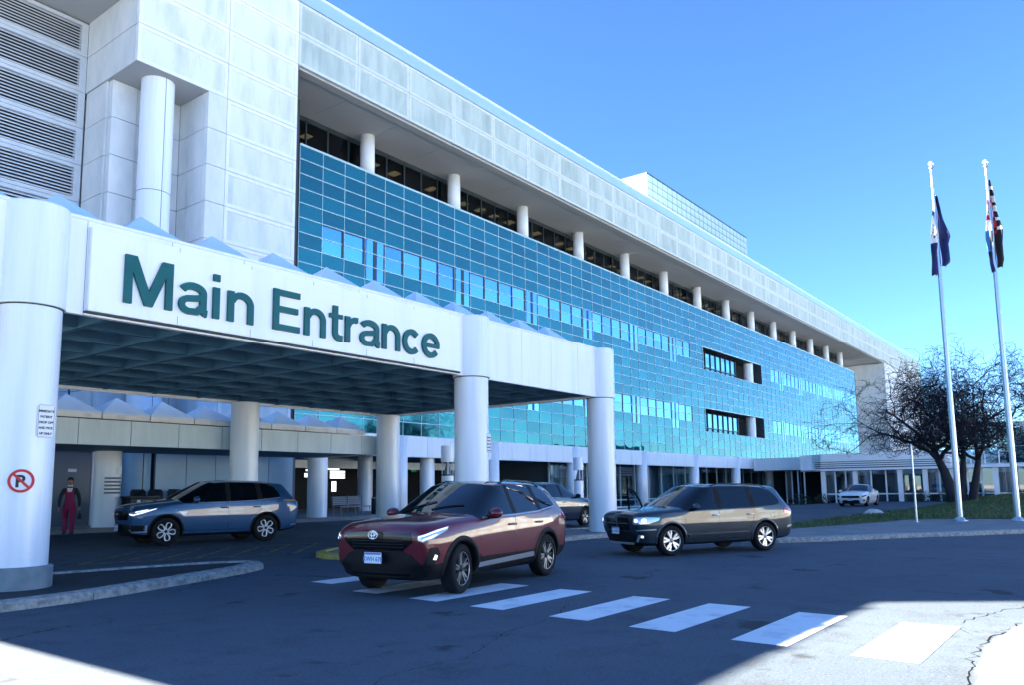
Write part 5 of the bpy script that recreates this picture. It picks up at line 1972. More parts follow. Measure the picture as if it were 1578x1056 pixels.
def box_detail(root, patch, seam, cast, X, spec):
    g = patch('grille', [(-.46, .62), (-.50, .80), (-.44, .91), (.44, .91), (.50, .80), (.46, .62)], 'front', 'car_gloss_black', off=.008)
    patch('grille_bar', [(-.45, .765), (.45, .765), (.45, .785), (-.45, .785)], 'front', 'rim_mid', off=.013, parent=g)
    patch('grille_bar', [(-.012, .63), (.012, .63), (.012, .90), (-.012, .90)], 'front', 'rim_mid', off=.014, parent=g)
    patch('bumper_insert', [(-.60, .33), (-.66, .48), (-.50, .575), (.50, .575), (.66, .48), (.60, .33)], 'front', 'car_black', off=.008)
    patch('skid_plate', [(-.50, .285), (.50, .285), (.55, .325), (-.55, .325)], 'front', 'silver_trim', off=.02)
    for sd in (1, -1):
        hl = patch('headlight', [(.50, .775), (.56, .745), (.90, .77), (1.04, .84), (1.06, .905), (.82, .93), (.54, .91)], 'front', 'lamp_clear', sd, off=.006, ang=R(26))
        for a, b in ((.62, .84), (.80, .85)):
            pp = [(a + .055 * math.cos(t * math.pi / 6), b + .045 * math.sin(t * math.pi / 6)) for t in range(12)]
            patch('lamp_lens', pp, 'front', 'lamp_white', sd, off=.010, ang=R(26), skirt=.004, parent=hl)
        patch('fog_light', [(.70, .45), (.76, .44), (.78, .49), (.72, .50)], 'front', 'lamp_white', sd, off=.010, ang=R(20))
        patch('bumper_trim', [(.56, .35), (.62, .34), (.72, .50), (.68, .52)], 'front', 'silver_trim', sd, off=.012, ang=R(15))
        patch('bumper_line', [(.60, .60), (1.0, .62), (1.0, .645), (.60, .625)], 'front', 'silver_trim', sd, off=.008, ang=R(26))
        patch('tail_light', [(X(4.50), .93), (X(4.84), .93), (X(4.80), 1.09), (X(4.52), 1.07)], 'side', 'lamp_red', sd, off=.008)
        patch('side_moulding', [(X(1.45), .445), (X(3.35), .46), (X(3.35), .51), (X(1.45), .495)], 'side', spec['paint'], sd, off=.016)
        h = cast((X(4.42), sd * 3, .92), (0, -sd, 0))
        patch('rear_reflector', [(X(4.60), .56), (X(4.82), .60), (X(4.82), .64), (X(4.62), .62)], 'side', 'silver_trim', sd, off=.008)
    seam([(X(4.12) + .07 * math.cos(t * math.pi / 8), .88 + .07 * math.sin(t * math.pi / 8)) for t in range(17)], 1, w=.008, name='fuel_cap')
    number_plate(root, X(-.04), .60, '612 RPX')
    # opened passenger door on the far side (car's right)
    if spec.get('open_door'):
        d = bpy.data.objects.new('open_door', None); C.objects.link(d); d.parent = root
        d.location = (X(1.42), -.90, 0); d.rotation_euler = (0, 0, R(76))
        b = MB()
        prof = [(0, .38), (-1.02, .40), (-1.04, .75), (-1.0, 1.06), (0, 1.05), (.02, .75)]
        b.add([(x, .05 * (1 - abs(z - .75)), z) for x, z in prof] + [(x, -.08, z) for x, z in prof],
              [tuple(range(6)), tuple(reversed(range(6, 12)))] + [(i, (i + 1) % 6, 6 + (i + 1) % 6, 6 + i) for i in range(6)])
        b.build('door_panel', spec['paint'], d, world=False)
        loop = [(0, -.02, 1.05), (-.20, -.04, 1.28), (-.45, -.08, 1.50), (-.62, -.10, 1.58), (-.85, -.11, 1.60), (-.98, -.10, 1.52), (-1.0, -.06, 1.06)]
        b = MB(); b.tube(loop, .028, 8)
        b.build('window_frame', 'car_black', d, world=False, smooth=True)
        b = MB(); b.add(loop, [tuple(range(7))])
        b.build('door_glass', 'clear_glass', d, world=False)

def sedan_detail(root, patch, seam, cast, X, spec):
    patch('grille', [(-.52, .56), (-.58, .64), (-.50, .70), (.50, .70), (.58, .64), (.52, .56)], 'front', 'car_gloss_black', off=.008)
    patch('bumper_insert', [(-.50, .27), (-.56, .36), (-.46, .43), (.46, .43), (.56, .36), (.50, .27)], 'front', 'car_black', off=.008)
    for sd in (1, -1):
        patch('headlight', [(.56, .63), (.66, .60), (.90, .66), (1.08, .74), (1.06, .775), (.86, .745), (.60, .70)], 'front', 'car_glass', sd, off=.008, ang=R(30))
        patch('fog_light', [(.66, .36), (.84, .34), (.86, .44), (.72, .45)], 'front', 'car_black', sd, off=.008, ang=R(24))
    number_plate(root, X(-.04), .47, '9JT 205')

SPECS = {}
SPECS['rav'] = dict(name='red_suv', label='dark red compact SUV stopped across the white crosswalk bars', tab=suv_rav(), sf=.92, sr=3.61, rw=.365, w=1.855, paint='paint_red',
                    rim='multi', clad=(1, 2), clad_front=(1, 2), arch_w=.085, detail=rav_detail, rails='car_gloss_black', steer=R(9), bulge=.085)
SPECS['crv'] = dict(name='blue_suv', label='steel blue compact SUV with petal wheels parked under the canopy', tab=suv_crv(), sf=.90, sr=3.56, rw=.36, w=1.855, paint='paint_blue',
                    rim='petal', clad=(1,), clad_front=(1, 2), arch_w=.05, detail=crv_detail, rails=None, bulge=.11)
SPECS['box'] = dict(name='grey_suv', label='slate grey three row SUV with bright forked wheels right of the canopy', tab=suv_box(), sf=.97, sr=3.86, rw=.36, w=1.835, paint='paint_slate',
                    rim='y', clad=(1,), clad_front=(1,), arch_w=.055, arch_mat='paint_slate', detail=box_detail, rails='car_gloss_black', bulge=.08, open_door=True, handle_mat='chrome')
SPECS['navy'] = dict(name='navy_suv', label='dark navy SUV mostly hidden behind the red SUV', tab=suv_crv(), sf=.90, sr=3.56, rw=.35, w=1.855, paint='paint_navy',
                     rim='multi', clad=(1,), clad_front=(1, 2), arch_w=.05, detail=crv_detail, rails=None, bulge=.11)
SPECS['sedan'] = dict(name='white_sedan', label='small white sedan driving past the low glass wing', tab=sedan_tab(), sf=.92, sr=3.64, rw=.33, w=1.82, paint='paint_white',
                      rim='multi', clad=(), clad_front=(1,), arch=False, detail=sedan_detail, rear_glass=10, rear_glass2=(11,), bulge=.09)
def place_car(key, front, rear, sc, side=1):
    """front/rear: ground points under the near-side wheels; side=+1 when the near side is the car's left"""
    root = build_car(SPECS[key])
    f, r_ = Vector(front), Vector(rear)
    d = (f - r_); yaw = math.atan2(d.y, d.x)
    mid = (f + r_) / 2
    hw = (SPECS[key]['w'] / 2 - .06) * sc
    left = Vector((-math.sin(yaw), math.cos(yaw)))
    c = Vector((mid.x, mid.y)) - left * hw * side
    root.location = (c.x, c.y, gz(c.x, c.y) + .006)
    root.rotation_euler = (0, math.atan2(gz(rear[0], rear[1]) - gz(front[0], front[1]), (f - r_).length) * 1.0, yaw)
    root.scale = (sc, sc, sc)
    return root
place_car('rav', (9.60, 8.40), (12.49, 8.74), 1.06)
place_car('crv', (11.60, 20.85), (14.5, 20.25), 1.07)
place_car('box', (17.5, 8.62), (20.07, 7.27), 1.0)
place_car('navy', (27.5, 17.3), (24.7, 17.3), 1.04, -1)
place_car('sedan', (64.6, 15.35), (67.7, 15.4), 1.16)
# ================================================================== PERSON
mat('skin', (0.30, 0.17, 0.12), 0.55)
mat('overalls', (0.30, 0.012, 0.075), 0.8, c2=(0.24, 0.010, 0.06), nscale=9, bump=.2, bscale=30)
mat('jacket', (0.012, 0.013, 0.017), 0.75, c2=(0.02, 0.021, 0.026), nscale=8, bump=.2, bscale=25)
mat('shirt', (0.72, 0.74, 0.78), 0.7)
mat('hair', (0.012, 0.010, 0.010), 0.6)
mat('shoe', (0.012, 0.012, 0.014), 0.5)
def build_person(loc, rz, sc=1.0):
    t = thing('person', 'person in dark jacket and pink overalls walking beneath the canopy, holding a bag', 'person', loc, rz)
    V, E, RAD = [], [], []
    def v(p, r):
        V.append(p); RAD.append(r); return len(V) - 1
    def chain(start, pts):
        a = start
        for p, r in pts:
            b = v(p, r); E.append((a, b)); a = b
        return a
    # facing -y (local), x to the person's left
    pel = v((0, 0, .95), .150)
    sp = chain(pel, [((0, .005, 1.08), .142), ((0, .0, 1.22), .150), ((0, .01, 1.36), .152)])
    nk = chain(sp, [((0, .012, 1.47), .075), ((0, .0, 1.53), .056), ((0, -.012, 1.58), .060)])
    chain(nk, [((0, -.012, 1.63), .078), ((0, -.008, 1.69), .082), ((0, -.004, 1.735), .062)])
    for sd in (1, -1):
        sh = chain(sp, [((sd * .17, .02, 1.40), .075)])
        swing = .17 * sd
        wr = chain(sh, [((sd * .235, .03 + swing * .3, 1.25), .062), ((sd * .265, .04 + swing * .5, 1.12), .054), ((sd * .275, -.0 + swing * .6, .99), .046), ((sd * .275, -.04 + swing * .6, .88), .034)])
        hb = Vector((sd * .275, -.05 + swing * .6, .80))
        pa = chain(wr, [(tuple(hb), .034)])
        for q, (dx, dy, ln) in enumerate(((.0, -.030, .066), (.004, -.012, .078), (.003, .008, .074), (.0, .026, .058))):
            chain(pa, [((hb.x + sd * dx, hb.y + dy, hb.z - .035), .0105), ((hb.x + sd * dx - sd * .006, hb.y + dy - .004, hb.z - .035 - ln * .55), .0095), ((hb.x + sd * dx - sd * .022, hb.y + dy - .006, hb.z - .035 - ln), .008)])
        chain(pa, [((hb.x - sd * .018, hb.y - .035, hb.z + .005), .012), ((hb.x - sd * .030, hb.y - .050, hb.z - .025), .010), ((hb.x - sd * .034, hb.y - .052, hb.z - .05), .008)])
        st = .24 * sd
        an = chain(pel, [((sd * .095, 0, .86), .118), ((sd * .105, -st * .35, .68), .100), ((sd * .105, -st * .7, .50), .082), ((sd * .11, -st * .6, .32), .076), ((sd * .11, -st * .5 + .01, .12), .068)])
        chain(an, [((sd * .115, -st * .5 - .05, .05), .045), ((sd * .12, -st * .5 - .13, .04), .038)])
    me = bpy.data.meshes.new('person_body')
    me.from_pydata(V, E, [])
    ob = bpy.data.objects.new('person_body', me); C.objects.link(ob)
    ob.modifiers.new('k', 'SKIN')
    for i, r in enumerate(RAD): me.skin_vertices[0].data[i].radius = (r, r * (.82 if i in (0, 1, 2, 3) else 1))
    me.skin_vertices[0].data[0].use_root = True
    s_ = ob.modifiers.new('s', 'SUBSURF'); s_.levels = 2; s_.render_levels = 2
    dg = bpy.context.evaluated_depsgraph_get(); dg.update()
    bme = bpy.data.meshes.new_from_object(ob.evaluated_get(dg))
    bpy.data.objects.remove(ob)
    bme.materials.clear()
    for q in ('skin', 'overalls', 'jacket', 'shirt', 'shoe'): bme.materials.append(MATS[q])
    for p in bme.polygons:
        c = p.center
        p.use_smooth = True
        arm = abs(c.x) > .185 + max(0, 1.36 - c.z) * .02 and c.z > .72
        if c.z > 1.52: mi = 0
        elif arm and c.z < .875: mi = 0
        elif arm: mi = 2
        elif c.z > 1.44: mi = 3 if (abs(c.x) < .075 and c.y < .03) else 2
        elif c.z > 1.10 and (c.y > -.03 or abs(c.x) > .125): mi = 2
        elif c.z > 1.33: mi = 3 if abs(c.x) < .09 else 2
        elif c.z < .10: mi = 4
        else: mi = 1
        p.material_index = mi
    link('body', bme, t, world=False)
    # head dressing
    bm = bmesh.new(); bmesh.ops.create_uvsphere(bm, u_segments=20, v_segments=14, radius=.098)
    for q in bm.verts: q.co = Vector((q.co.x * .92, q.co.y * 1.05 + .018, q.co.z * 1.0 + 1.715))
    bmesh.ops.delete(bm, geom=[q for q in bm.verts if q.co.z < 1.645 or (q.co.y < -.045 and q.co.z < 1.735)], context='VERTS')
    for f in bm.faces: f.smooth = True
    hm = bpy.data.meshes.new('hair'); bm.to_mesh(hm); bm.free(); hm.materials.append(MATS['hair'])
    link('hair', hm, t, world=False)
    for sd in (1, -1):
        mb = MB(); mb.lathe([(.001, -.012), (.010, -.006), (.011, 0), (.010, .006), (.001, .012)], 0, 0, 10)
        e = mb.build('eye', 'shirt', t, world=False); e.location = (sd * .032, -.083, 1.675)
        mb = MB(); mb.tube([(sd * .082, .005, 1.70), (sd * .094, .012, 1.685), (sd * .092, .012, 1.655), (sd * .082, .002, 1.64)], [.010, .013, .012, .008], 8)
        mb.build('ear', 'skin', t, world=False, smooth=True)
    mb = MB(); mb.tube([(0, -.085, 1.685), (0, -.105, 1.655), (0, -.095, 1.642)], [.010, .015, .012], 8)
    mb.build('nose', 'skin', t, world=False, smooth=True)
    mb = MB(); mb.tube([(-.024, -.083, 1.615), (0, -.090, 1.613), (.024, -.083, 1.615)], [.004, .007, .004], 6)
    mb.build('mouth', 'overalls', t, world=False, smooth=True)
    mb = MB(); mb.tube([(-.05, -.055, 1.545), (0, -.085, 1.525), (.05, -.055, 1.545), (.06, .02, 1.55), (0, .065, 1.555), (-.06, .02, 1.55), (-.05, -.055, 1.545)], .020, 8)
    mb.build('collar', 'shirt', t, world=False, smooth=True)
    for sd in (1, -1):
        mb = MB(); mb.tube([(sd * .075, -.125, 1.30), (sd * .09, -.10, 1.42), (sd * .10, .0, 1.475), (sd * .09, .11, 1.40)], .020, 8)
        mb.build('strap', 'overalls', t, world=False, smooth=True)
    # carried bag
    b = thing('hand_bag', 'small black bag held by the person in pink overalls', 'bag', loc, rz)
    bm = bmesh.new(); bmesh.ops.create_cube(bm, size=1)
    for q in bm.verts: q.co = Vector((q.co.x * .10 * (1.15 if q.co.z < 0 else .75) + .30, q.co.y * .26 * (1.1 if q.co.z < 0 else .9) + .05, q.co.z * .20 + .58))
    bmesh.ops.bevel(bm, geom=bm.edges[:], offset=.025, segments=3, affect='EDGES')
    bgm = bpy.data.meshes.new('bag_body'); bm.to_mesh(bgm); bm.free(); bgm.materials.append(MATS['jacket'])
    link('bag_body', bgm, b, world=False)
    mb = MB(); mb.tube([(.29, -.04, .67), (.285, .0, .735), (.282, .05, .748), (.285, .10, .735), (.29, .14, .67)], .008, 6)
    mb.build('bag_handle', 'jacket', b, world=False, smooth=True)
    t.scale = b.scale = (sc, sc, sc)
    return t
build_person((12.15, 27.8, gz(12.15, 27.8) + .003), R(-28), 1.05)

# ================================================================== FURNITURE NEAR THE DOORS
mat('chair_pad', (0.012, 0.013, 0.016), 0.45, c2=(0.02, 0.02, 0.024), nscale=5)
def waiting_chair(x, y, z, rz, label):
    t = thing('waiting_chair', label, 'chair', (x, y, z), rz, group='black padded chairs by the entrance wall')
    def rb(name, sx, sy, sz, loc, tilt=0):
        bm = bmesh.new(); bmesh.ops.create_cube(bm, size=1)
        for q in bm.verts: q.co = Vector((q.co.x * sx, q.co.y * sy, q.co.z * sz))
        bmesh.ops.bevel(bm, geom=bm.edges[:], offset=min(sx, sy, sz) * .42, segments=3, affect='EDGES')
        for f in bm.faces: f.smooth = True
        m_ = bpy.data.meshes.new(name); bm.to_mesh(m_); bm.free(); m_.materials.append(MATS['chair_pad'])
        o = link(name, m_, t, world=False); o.location = loc; o.rotation_euler = (tilt, 0, 0)
        return o
    rb('seat', .62, .56, .14, (0, 0, .46)); rb('backrest', .66, .14, .78, (0, .30, .86), R(-8))
    rb('armrest', .08, .52, .07, (-.36, -.02, .70)); rb('armrest', .08, .52, .07, (.36, -.02, .70))
    for sx in (-1, 1):
        for sy in (-1, 1):
            mb = MB(); mb.cyl(sx * .34, sy * .22, 0, .70 if True else .4, .018, 8)
            mb.build('leg', 'steel', t, world=False)
    return t
for k, (x, lab) in enumerate(((15.75, 'black padded chair nearest the striped plaque column'), (16.45, 'second black padded chair along the entrance wall'),
                              (17.25, 'third black padded chair along the entrance wall'), (17.95, 'black padded chair farthest along the entrance wall'))):
    waiting_chair(x, 29.95, .47, 0, lab).scale = (.92, 1, 1.08)
# waste bin with slotted top
wb = thing('waste_bin', 'black box shaped waste bin with paper label beside the blue SUV', 'bin', (15.05, 28.85, .47))
mb = MB(); mb.box(-.48, .48, -.35, .35, 0, 1.02)
bevel_obj(mb.build('bin_body', 'chair_pad', wb, world=False), .03, 2)
mb = MB(); mb.box(-.56, .56, -.42, .42, 1.02, 1.10)
bevel_obj(mb.build('bin_lid', 'chair_pad', wb, world=False), .02, 2)
mb = MB(); mb.box(-.25, -.12, -.356, -.352, .80, .95)
mb.build('bin_label', 'plate_white', wb, world=False)
mb = MB(); mb.box(-.05, .40, -.356, -.352, .82, .94)
mb.build('bin_slot', 'door_grey', wb, world=False)
# bench of perforated steel
bn = thing('metal_bench', 'dark metal mesh bench between the entrance columns', 'bench', (26.5, 30.2, .47), R(2))
for k in range(7):
    mb = MB(); mb.box(-1.0, 1.0, -.28 + .085 * k, -.22 + .085 * k, .44, .46)
    mb.build('seat_slat', 'door_grey', bn, world=False)
for k in range(5):
    mb = MB(); mb.box(-1.0, 1.0, .30 + .02 * k, .315 + .02 * k, .52 + .085 * k, .58 + .085 * k)
    mb.build('back_slat', 'door_grey', bn, world=False)
for sx in (-.95, 0, .95):
    for y0 in (-.26, .30):
        mb = MB(); mb.cyl(sx, y0, 0, .44 if y0 < 0 else .95, .025, 8)
        mb.build('leg', 'door_grey', bn, world=False)
mb = MB(); mb.box(-1.05, 1.05, -.30, .32, .40, .435)
mb.build('seat_frame', 'door_grey', bn, world=False)
wb2 = thing('litter_bin', 'narrow dark litter bin at the right end of the bench', 'bin', (28.2, 30.3, .47))
mb = MB(); mb.lathe([(.22, 0), (.24, .04), (.24, .80), (.20, .86)], 0, 0, 24)
auto_smooth(mb.build('bin_body', 'chair_pad', wb2, world=False))
mb = MB(); mb.lathe([(.25, .80), (.25, .84)], 0, 0, 24, cap=False)
mb.build('bin_rim', 'steel', wb2, world=False)

# ================================================================== FLAGPOLES, FLAGS, POST
def flagpole(x, y, h, label):
    t = thing('flagpole', label, 'flagpole', (x, y, .115), group='flagpoles on the corner walk')
    mb = MB(); mb.lathe([(.115, 0), (.112, 3), (.095, 8), (.075, 12), (.05, h - .25)], 0, 0, 20)
    auto_smooth(mb.build('pole', 'steel', t, world=False))
    mb = MB(); mb.lathe([(.30, 0), (.30, .03), (.20, .05), (.16, .13), (.12, .15)], 0, 0, 24)
    auto_smooth(mb.build('base_collar', 'steel', t, world=False))
    mb = MB(); mb.lathe([(.05, h - .25), (.10, h - .22), (.10, h - .17), (.05, h - .15), (.05, h - .10)], 0, 0, 16)
    auto_smooth(mb.build('truck', 'steel', t, world=False))
    bm = bmesh.new(); bmesh.ops.create_uvsphere(bm, u_segments=16, v_segments=12, radius=.11)
    for q in bm.verts: q.co.z += h
    for f in bm.faces: f.smooth = True
    bmx_ = bpy.data.meshes.new('ball'); bm.to_mesh(bmx_); bm.free(); bmx_.materials.append(MATS['gold_ball'])
    link('ball', bmx_, t, world=False)
    mb = MB(); mb.tube([(.09, -.06, .9), (.085, -.06, h * .5), (.07, -.03, h - .3)], .008, 5)
    mb.build('halyard', 'plate_white', t, world=False)
    mb = MB(); mb.box(.09, .13, -.08, -.04, 1.1, 1.3)
    mb.build('cleat', 'steel', t, world=False)
    return t
flagpole(37.1, 5.32, 15.3, 'tall steel flagpole flying the navy flag, left of the pair')
flagpole(37.85, 3.38, 15.1, 'tall steel flagpole flying the striped flag, right of the pair')
mat('flag_navy', (0.010, 0.024, 0.13), 0.75, c2=(0.006, 0.012, 0.06), nscale=3)
mat('flag_white', (0.72, 0.72, 0.72), 0.8)
mat('flag_red', (0.36, 0.012, 0.025), 0.8)
mat('flag_black', (0.008, 0.008, 0.010), 0.8)
mat('flag_sky', (0.05, 0.20, 0.42), 0.8)
RV = Vector((math.sin(YAW), -math.cos(YAW), 0)); FV = Vector((math.cos(YAW), math.sin(YAW), 0))
def limp_flag(name, label, base, leaves, parent_z=0):
    """cloth hanging in a few vertical folds; each leaf: list of (z, u0, u1, depth) rows in metres from the pole + a colour function"""
    t = thing(name, label, 'flag', base)
    ud = Vector((0.606, -0.7956, 0)); vd = Vector((-0.7956, -0.606, 0))
    for rows, colf, ph in leaves:
        nu = 10
        mb = MB(); vs = []
        nz = 28
        zs = [rows[0][0] + (rows[-1][0] - rows[0][0]) * k / nz for k in range(nz + 1)]
        def lerp(z):
            for a, b in zip(rows, rows[1:]):
                if a[0] >= z >= b[0]:
                    q = (a[0] - z) / max(1e-6, a[0] - b[0])
                    return [a[i] + (b[i] - a[i]) * q for i in range(4)]
            return rows[-1]
        for z in zs:
            _, u0, u1, dp = lerp(z)
            for i in range(nu + 1):
                s = i / nu
                u = (u0 + (u1 - u0) * s) * 1.25
                d = dp * math.sin(s * math.pi * 2.6 + ph + (rows[0][0] - z) * .5) + .05 * math.sin(z * 3 + s * 4)
                p = ud * u + vd * d
                zz = z - .10 * abs(s - .5) * (1 if z < rows[0][0] - .2 else 0)
                vs.append((p.x, p.y, zz))
        mats = ['flag_navy', 'flag_white', 'flag_red', 'flag_black', 'flag_sky']
        for k in range(nz):
            for i in range(nu):
                f = (k * (nu + 1) + i, k * (nu + 1) + i + 1, (k + 1) * (nu + 1) + i + 1, (k + 1) * (nu + 1) + i)
                mb.add([], [], 0)
                mb.f.append(f); mb.m.append(colf((k + .5) / nz, (i + .5) / nu))
        mb.v = vs
        mb.build('cloth_fold', mats, t, world=False, smooth=True)
    return t
# left flag (navy with a white emblem); z measured on the pole
limp_flag('state_flag', 'limp navy flag with white patch on the left flagpole', (37.1, 5.32, .115), [
    ([(13.85, .05, .10, .02), (13.0, .04, .25, .06), (12.1, .04, .46, .10), (11.75, .04, .36, .10), (11.0, .04, .44, .10), (10.75, .05, .22, .08)], lambda v, u: 0, 0.3),
    ([(13.2, -.10, .0, .02), (12.9, -.16, .0, .05), (11.6, -.26, .02, .07), (10.5, -.30, .0, .07), (10.35, -.28, -.12, .05)],
     lambda v, u: 1 if (.08 < v < .50 and not (.20 < v < .42 and int(v * 37 + u * 9) % 4 == 0)) else (2 if .42 < v < .47 and u < .5 else 0) if v < .5 else 0, 1.2),
])
limp_flag('striped_flag', 'limp red and white striped flag on the right flagpole', (37.85, 3.38, .115), [
    ([(14.3, .03, .08, .02), (13.4, .03, .20, .06), (12.2, .03, .38, .10), (11.6, .03, .34, .10), (10.9, .03, .40, .10), (10.5, .05, .30, .08)],
     lambda v, u: (3 if int(v * 17) % 2 == 0 else 1) if (v < .62 and u > .45) else (3 if v > .6 else 2 if int(v * 17) % 2 == 0 else 3), 0.5),
    ([(13.45, -.06, .0, .02), (13.0, -.14, .0, .05), (11.8, -.24, .02, .06), (10.7, -.20, .02, .06), (10.3, -.12, .02, .05)],
     lambda v, u: (1 if int(v * 14) % 3 else 2) if v < .42 else (4 if u < .6 and v < .7 else 0 if v > .8 else 3), 0.9),
])
pst = thing('marker_post', 'thin slanted looking steel post on the lawn edge left of the flagpoles', 'post', (35.4, 6.62, .115))
mb = MB(); mb.cyl(0, 0, 0, 3.05, .045, 12, .035)
auto_smooth(mb.build('post', 'steel', pst, world=False))
mb = MB(); mb.lathe([(.045, 3.05), (.05, 3.07), (.03, 3.13), (.002, 3.14)], 0, 0, 12)
mb.build('post_cap', 'steel', pst, world=False)
mb = MB(); mb.lathe([(.10, -.02), (.10, .02), (.05, .03)], 0, 0, 12)
mb.build('post_foot', 'steel', pst, world=False)
rk = MB()
rr = random.Random(2)
bm = bmesh.new(); bmesh.ops.create_icosphere(bm, subdivisions=3, radius=1)
for q in bm.verts:
    n_ = 1 + rr.uniform(-.06, .06)
    q.co = Vector((q.co.x * .22 * n_ + 44.0, q.co.y * .48 * n_ + 10.2, max(-.05, q.co.z) * .28 * n_ + .12))
rm_ = bpy.data.meshes.new('white_stone'); bm.to_mesh(rm_); bm.free(); rm_.materials.append(MATS['rock'])
tag(link('white_stone', rm_), 'flat white stone lying at the far lawn edge', 'stone')

# ================================================================== TREES AND SHRUBS
def grow_tree(name, label, base, seed, h=10.3, spread=6.2):
    rr = random.Random(seed)
    t = thing(name, label, 'tree', base)
    trunk, crown = MB(), MB()
    def branch(p, d, length, r, lvl, mb):
        n = 5 if lvl < 3 else (4 if lvl < 4 else 3)
        pts, rads = [p.copy()], [r]
        q = p.copy(); dd = d.copy()
        step = length / n
        for k in range(n):
            jit = .09 if lvl == 0 else (.22 if lvl < 2 else .38)
            dd = dd + Vector((rr.gauss(0, jit), rr.gauss(0, jit), rr.gauss(0, jit * .8)))
            if lvl >= 3: dd.z -= .13          # weeping outer twigs
            elif lvl == 2: dd.z -= .02
            dd.normalize()
            q = q + dd * step
            if q.z > h: q.z = h - rr.random() * .3
            if q.z < 3.4 + rr.random() and lvl > 1:
                dd.z = abs(dd.z) * .6 + .1
                dd.normalize()
                q.z = max(q.z, 2.3)
            pts.append(q.copy()); rads.append(max(.011, r * (1 - .55 * (k + 1) / n)))
        sides = 10 if lvl == 0 else (7 if lvl == 1 else (5 if lvl == 2 else 3))
        (trunk if lvl < 2 else crown).tube(pts, rads, sides, cap=lvl < 2)
        if lvl >= 5: return
        kids = {0: 5, 1: 6, 2: 6, 3: 4, 4: 3}[lvl]
        for c in range(kids):
            k = rr.randint(1 if lvl else 3, n) if lvl else n - (c % 2)
            s = pts[k]
            base_d = (pts[k] - pts[k - 1]).normalized()
            ax = Vector((rr.gauss(0, 1), rr.gauss(0, 1), rr.gauss(0, .6))).normalized()
            nd = (base_d * (.75 if lvl else .55) + ax * (.75 if lvl < 3 else .95))
            if lvl == 0:
                a = 2 * math.pi * (c + rr.random() * .5) / kids
                nd = Vector((math.cos(a) * .85, math.sin(a) * .85, .65 + rr.random() * .35))
            elif lvl == 1:
                nd.z = abs(nd.z) * .8 + .25
            elif lvl == 2:
                nd.z += .18
            nd.normalize()
            L_ = {0: spread * .62, 1: spread * .44, 2: spread * .27, 3: spread * .17, 4: spread * .10}[lvl] * rr.uniform(.75, 1.2)
            branch(s, nd, L_, max(.012, rads[k] * ({0: .62, 1: .55, 2: .5, 3: .55, 4: .6}[lvl])), lvl + 1, None)
    # three stems from one base
    for k, (dx, dy, lean) in enumerate(((0, .1, (-.02, .05)), (.35, -.8, (.04, -.10)), (.25, -.25, (.08, .0)))):
        d = Vector((lean[0], lean[1], 1)).normalized()
        branch(Vector((dx, dy, -.1)), d, 3.4, .40 if k == 0 else .30, 0, None)
    trunk.build('trunk', 'bark', t, world=False, smooth=True)
    crown.build('crown', 'twig', t, world=False)
    return t
grow_tree('bare_tree', 'wide bare drooping tree with dark twigs behind the flagpoles', (55.2, 8.0, lawn_z(55.2, 8.0)), 21, h=10.7, spread=6.8)

def shrub(x, y, z, r, h, seed, label, group):
    rr = random.Random(seed)
    t = thing('shrub', label, 'shrub', (x, y, z), group=group)
    mb = MB()
    for k in range(420):
        a, b = rr.random() * 2 * math.pi, math.acos(rr.uniform(-.2, 1))
        q = (rr.random() ** .4)
        p = Vector((r * q * math.sin(b) * math.cos(a), r * q * math.sin(b) * math.sin(a), h * q * max(0, math.cos(b)) + .05))
        d1 = Vector((rr.gauss(0, 1), rr.gauss(0, 1), rr.gauss(0, 1))).normalized() * .085
        d2 = d1.orthogonal().normalized() * .04
        mb.add([p - d1, p + d2, p + d1, p - d2], [(0, 1, 2, 3)])
    mb.build('foliage', 'leaf_dark', t, world=False)
    st = MB()
    for k in range(5):
        a = rr.random() * 6.28
        st.tube([(0, 0, -.05), (r * .4 * math.cos(a), r * .4 * math.sin(a), h * .5), (r * .7 * math.cos(a), r * .7 * math.sin(a), h * .9)], [.02, .014, .006], 5)
    st.build('stem', 'bark', t, world=False)
    return t
shr = [(96.0, 30.2, 1.1, 1.3, 'leafless dark shrub left of the low wing corner'), (92.5, 30.3, 1.0, 1.0, 'low dark shrub between the last two arcade columns'), (88.0, 30.4, 1.0, .9, 'low dark shrub under the fifth arcade window'),
       (81.2, 25.6, 1.1, 1.2, 'dark shrub at the chamfered corner of the wing'), (81.6, 23.6, .9, 1.0, 'small dark shrub just left of the white sedan'),
       (81.8, 14.8, 1.0, 1.2, 'dark shrub right of the white sedan'), (81.8, 12.6, 1.0, 1.1, 'dark shrub behind the thin post'), (81.9, 10.2, 1.1, 1.0, 'dark shrub seen beside the tree trunk'), (82.0, 7.2, 1.2, 1.0, 'dark shrub between the two flagpoles')]
for k, (x, y, r_, h_, lab) in enumerate(shr):
    shrub(x, y, gzz(x, y), r_, h_, 40 + k, lab, 'dark shrubs along the building')

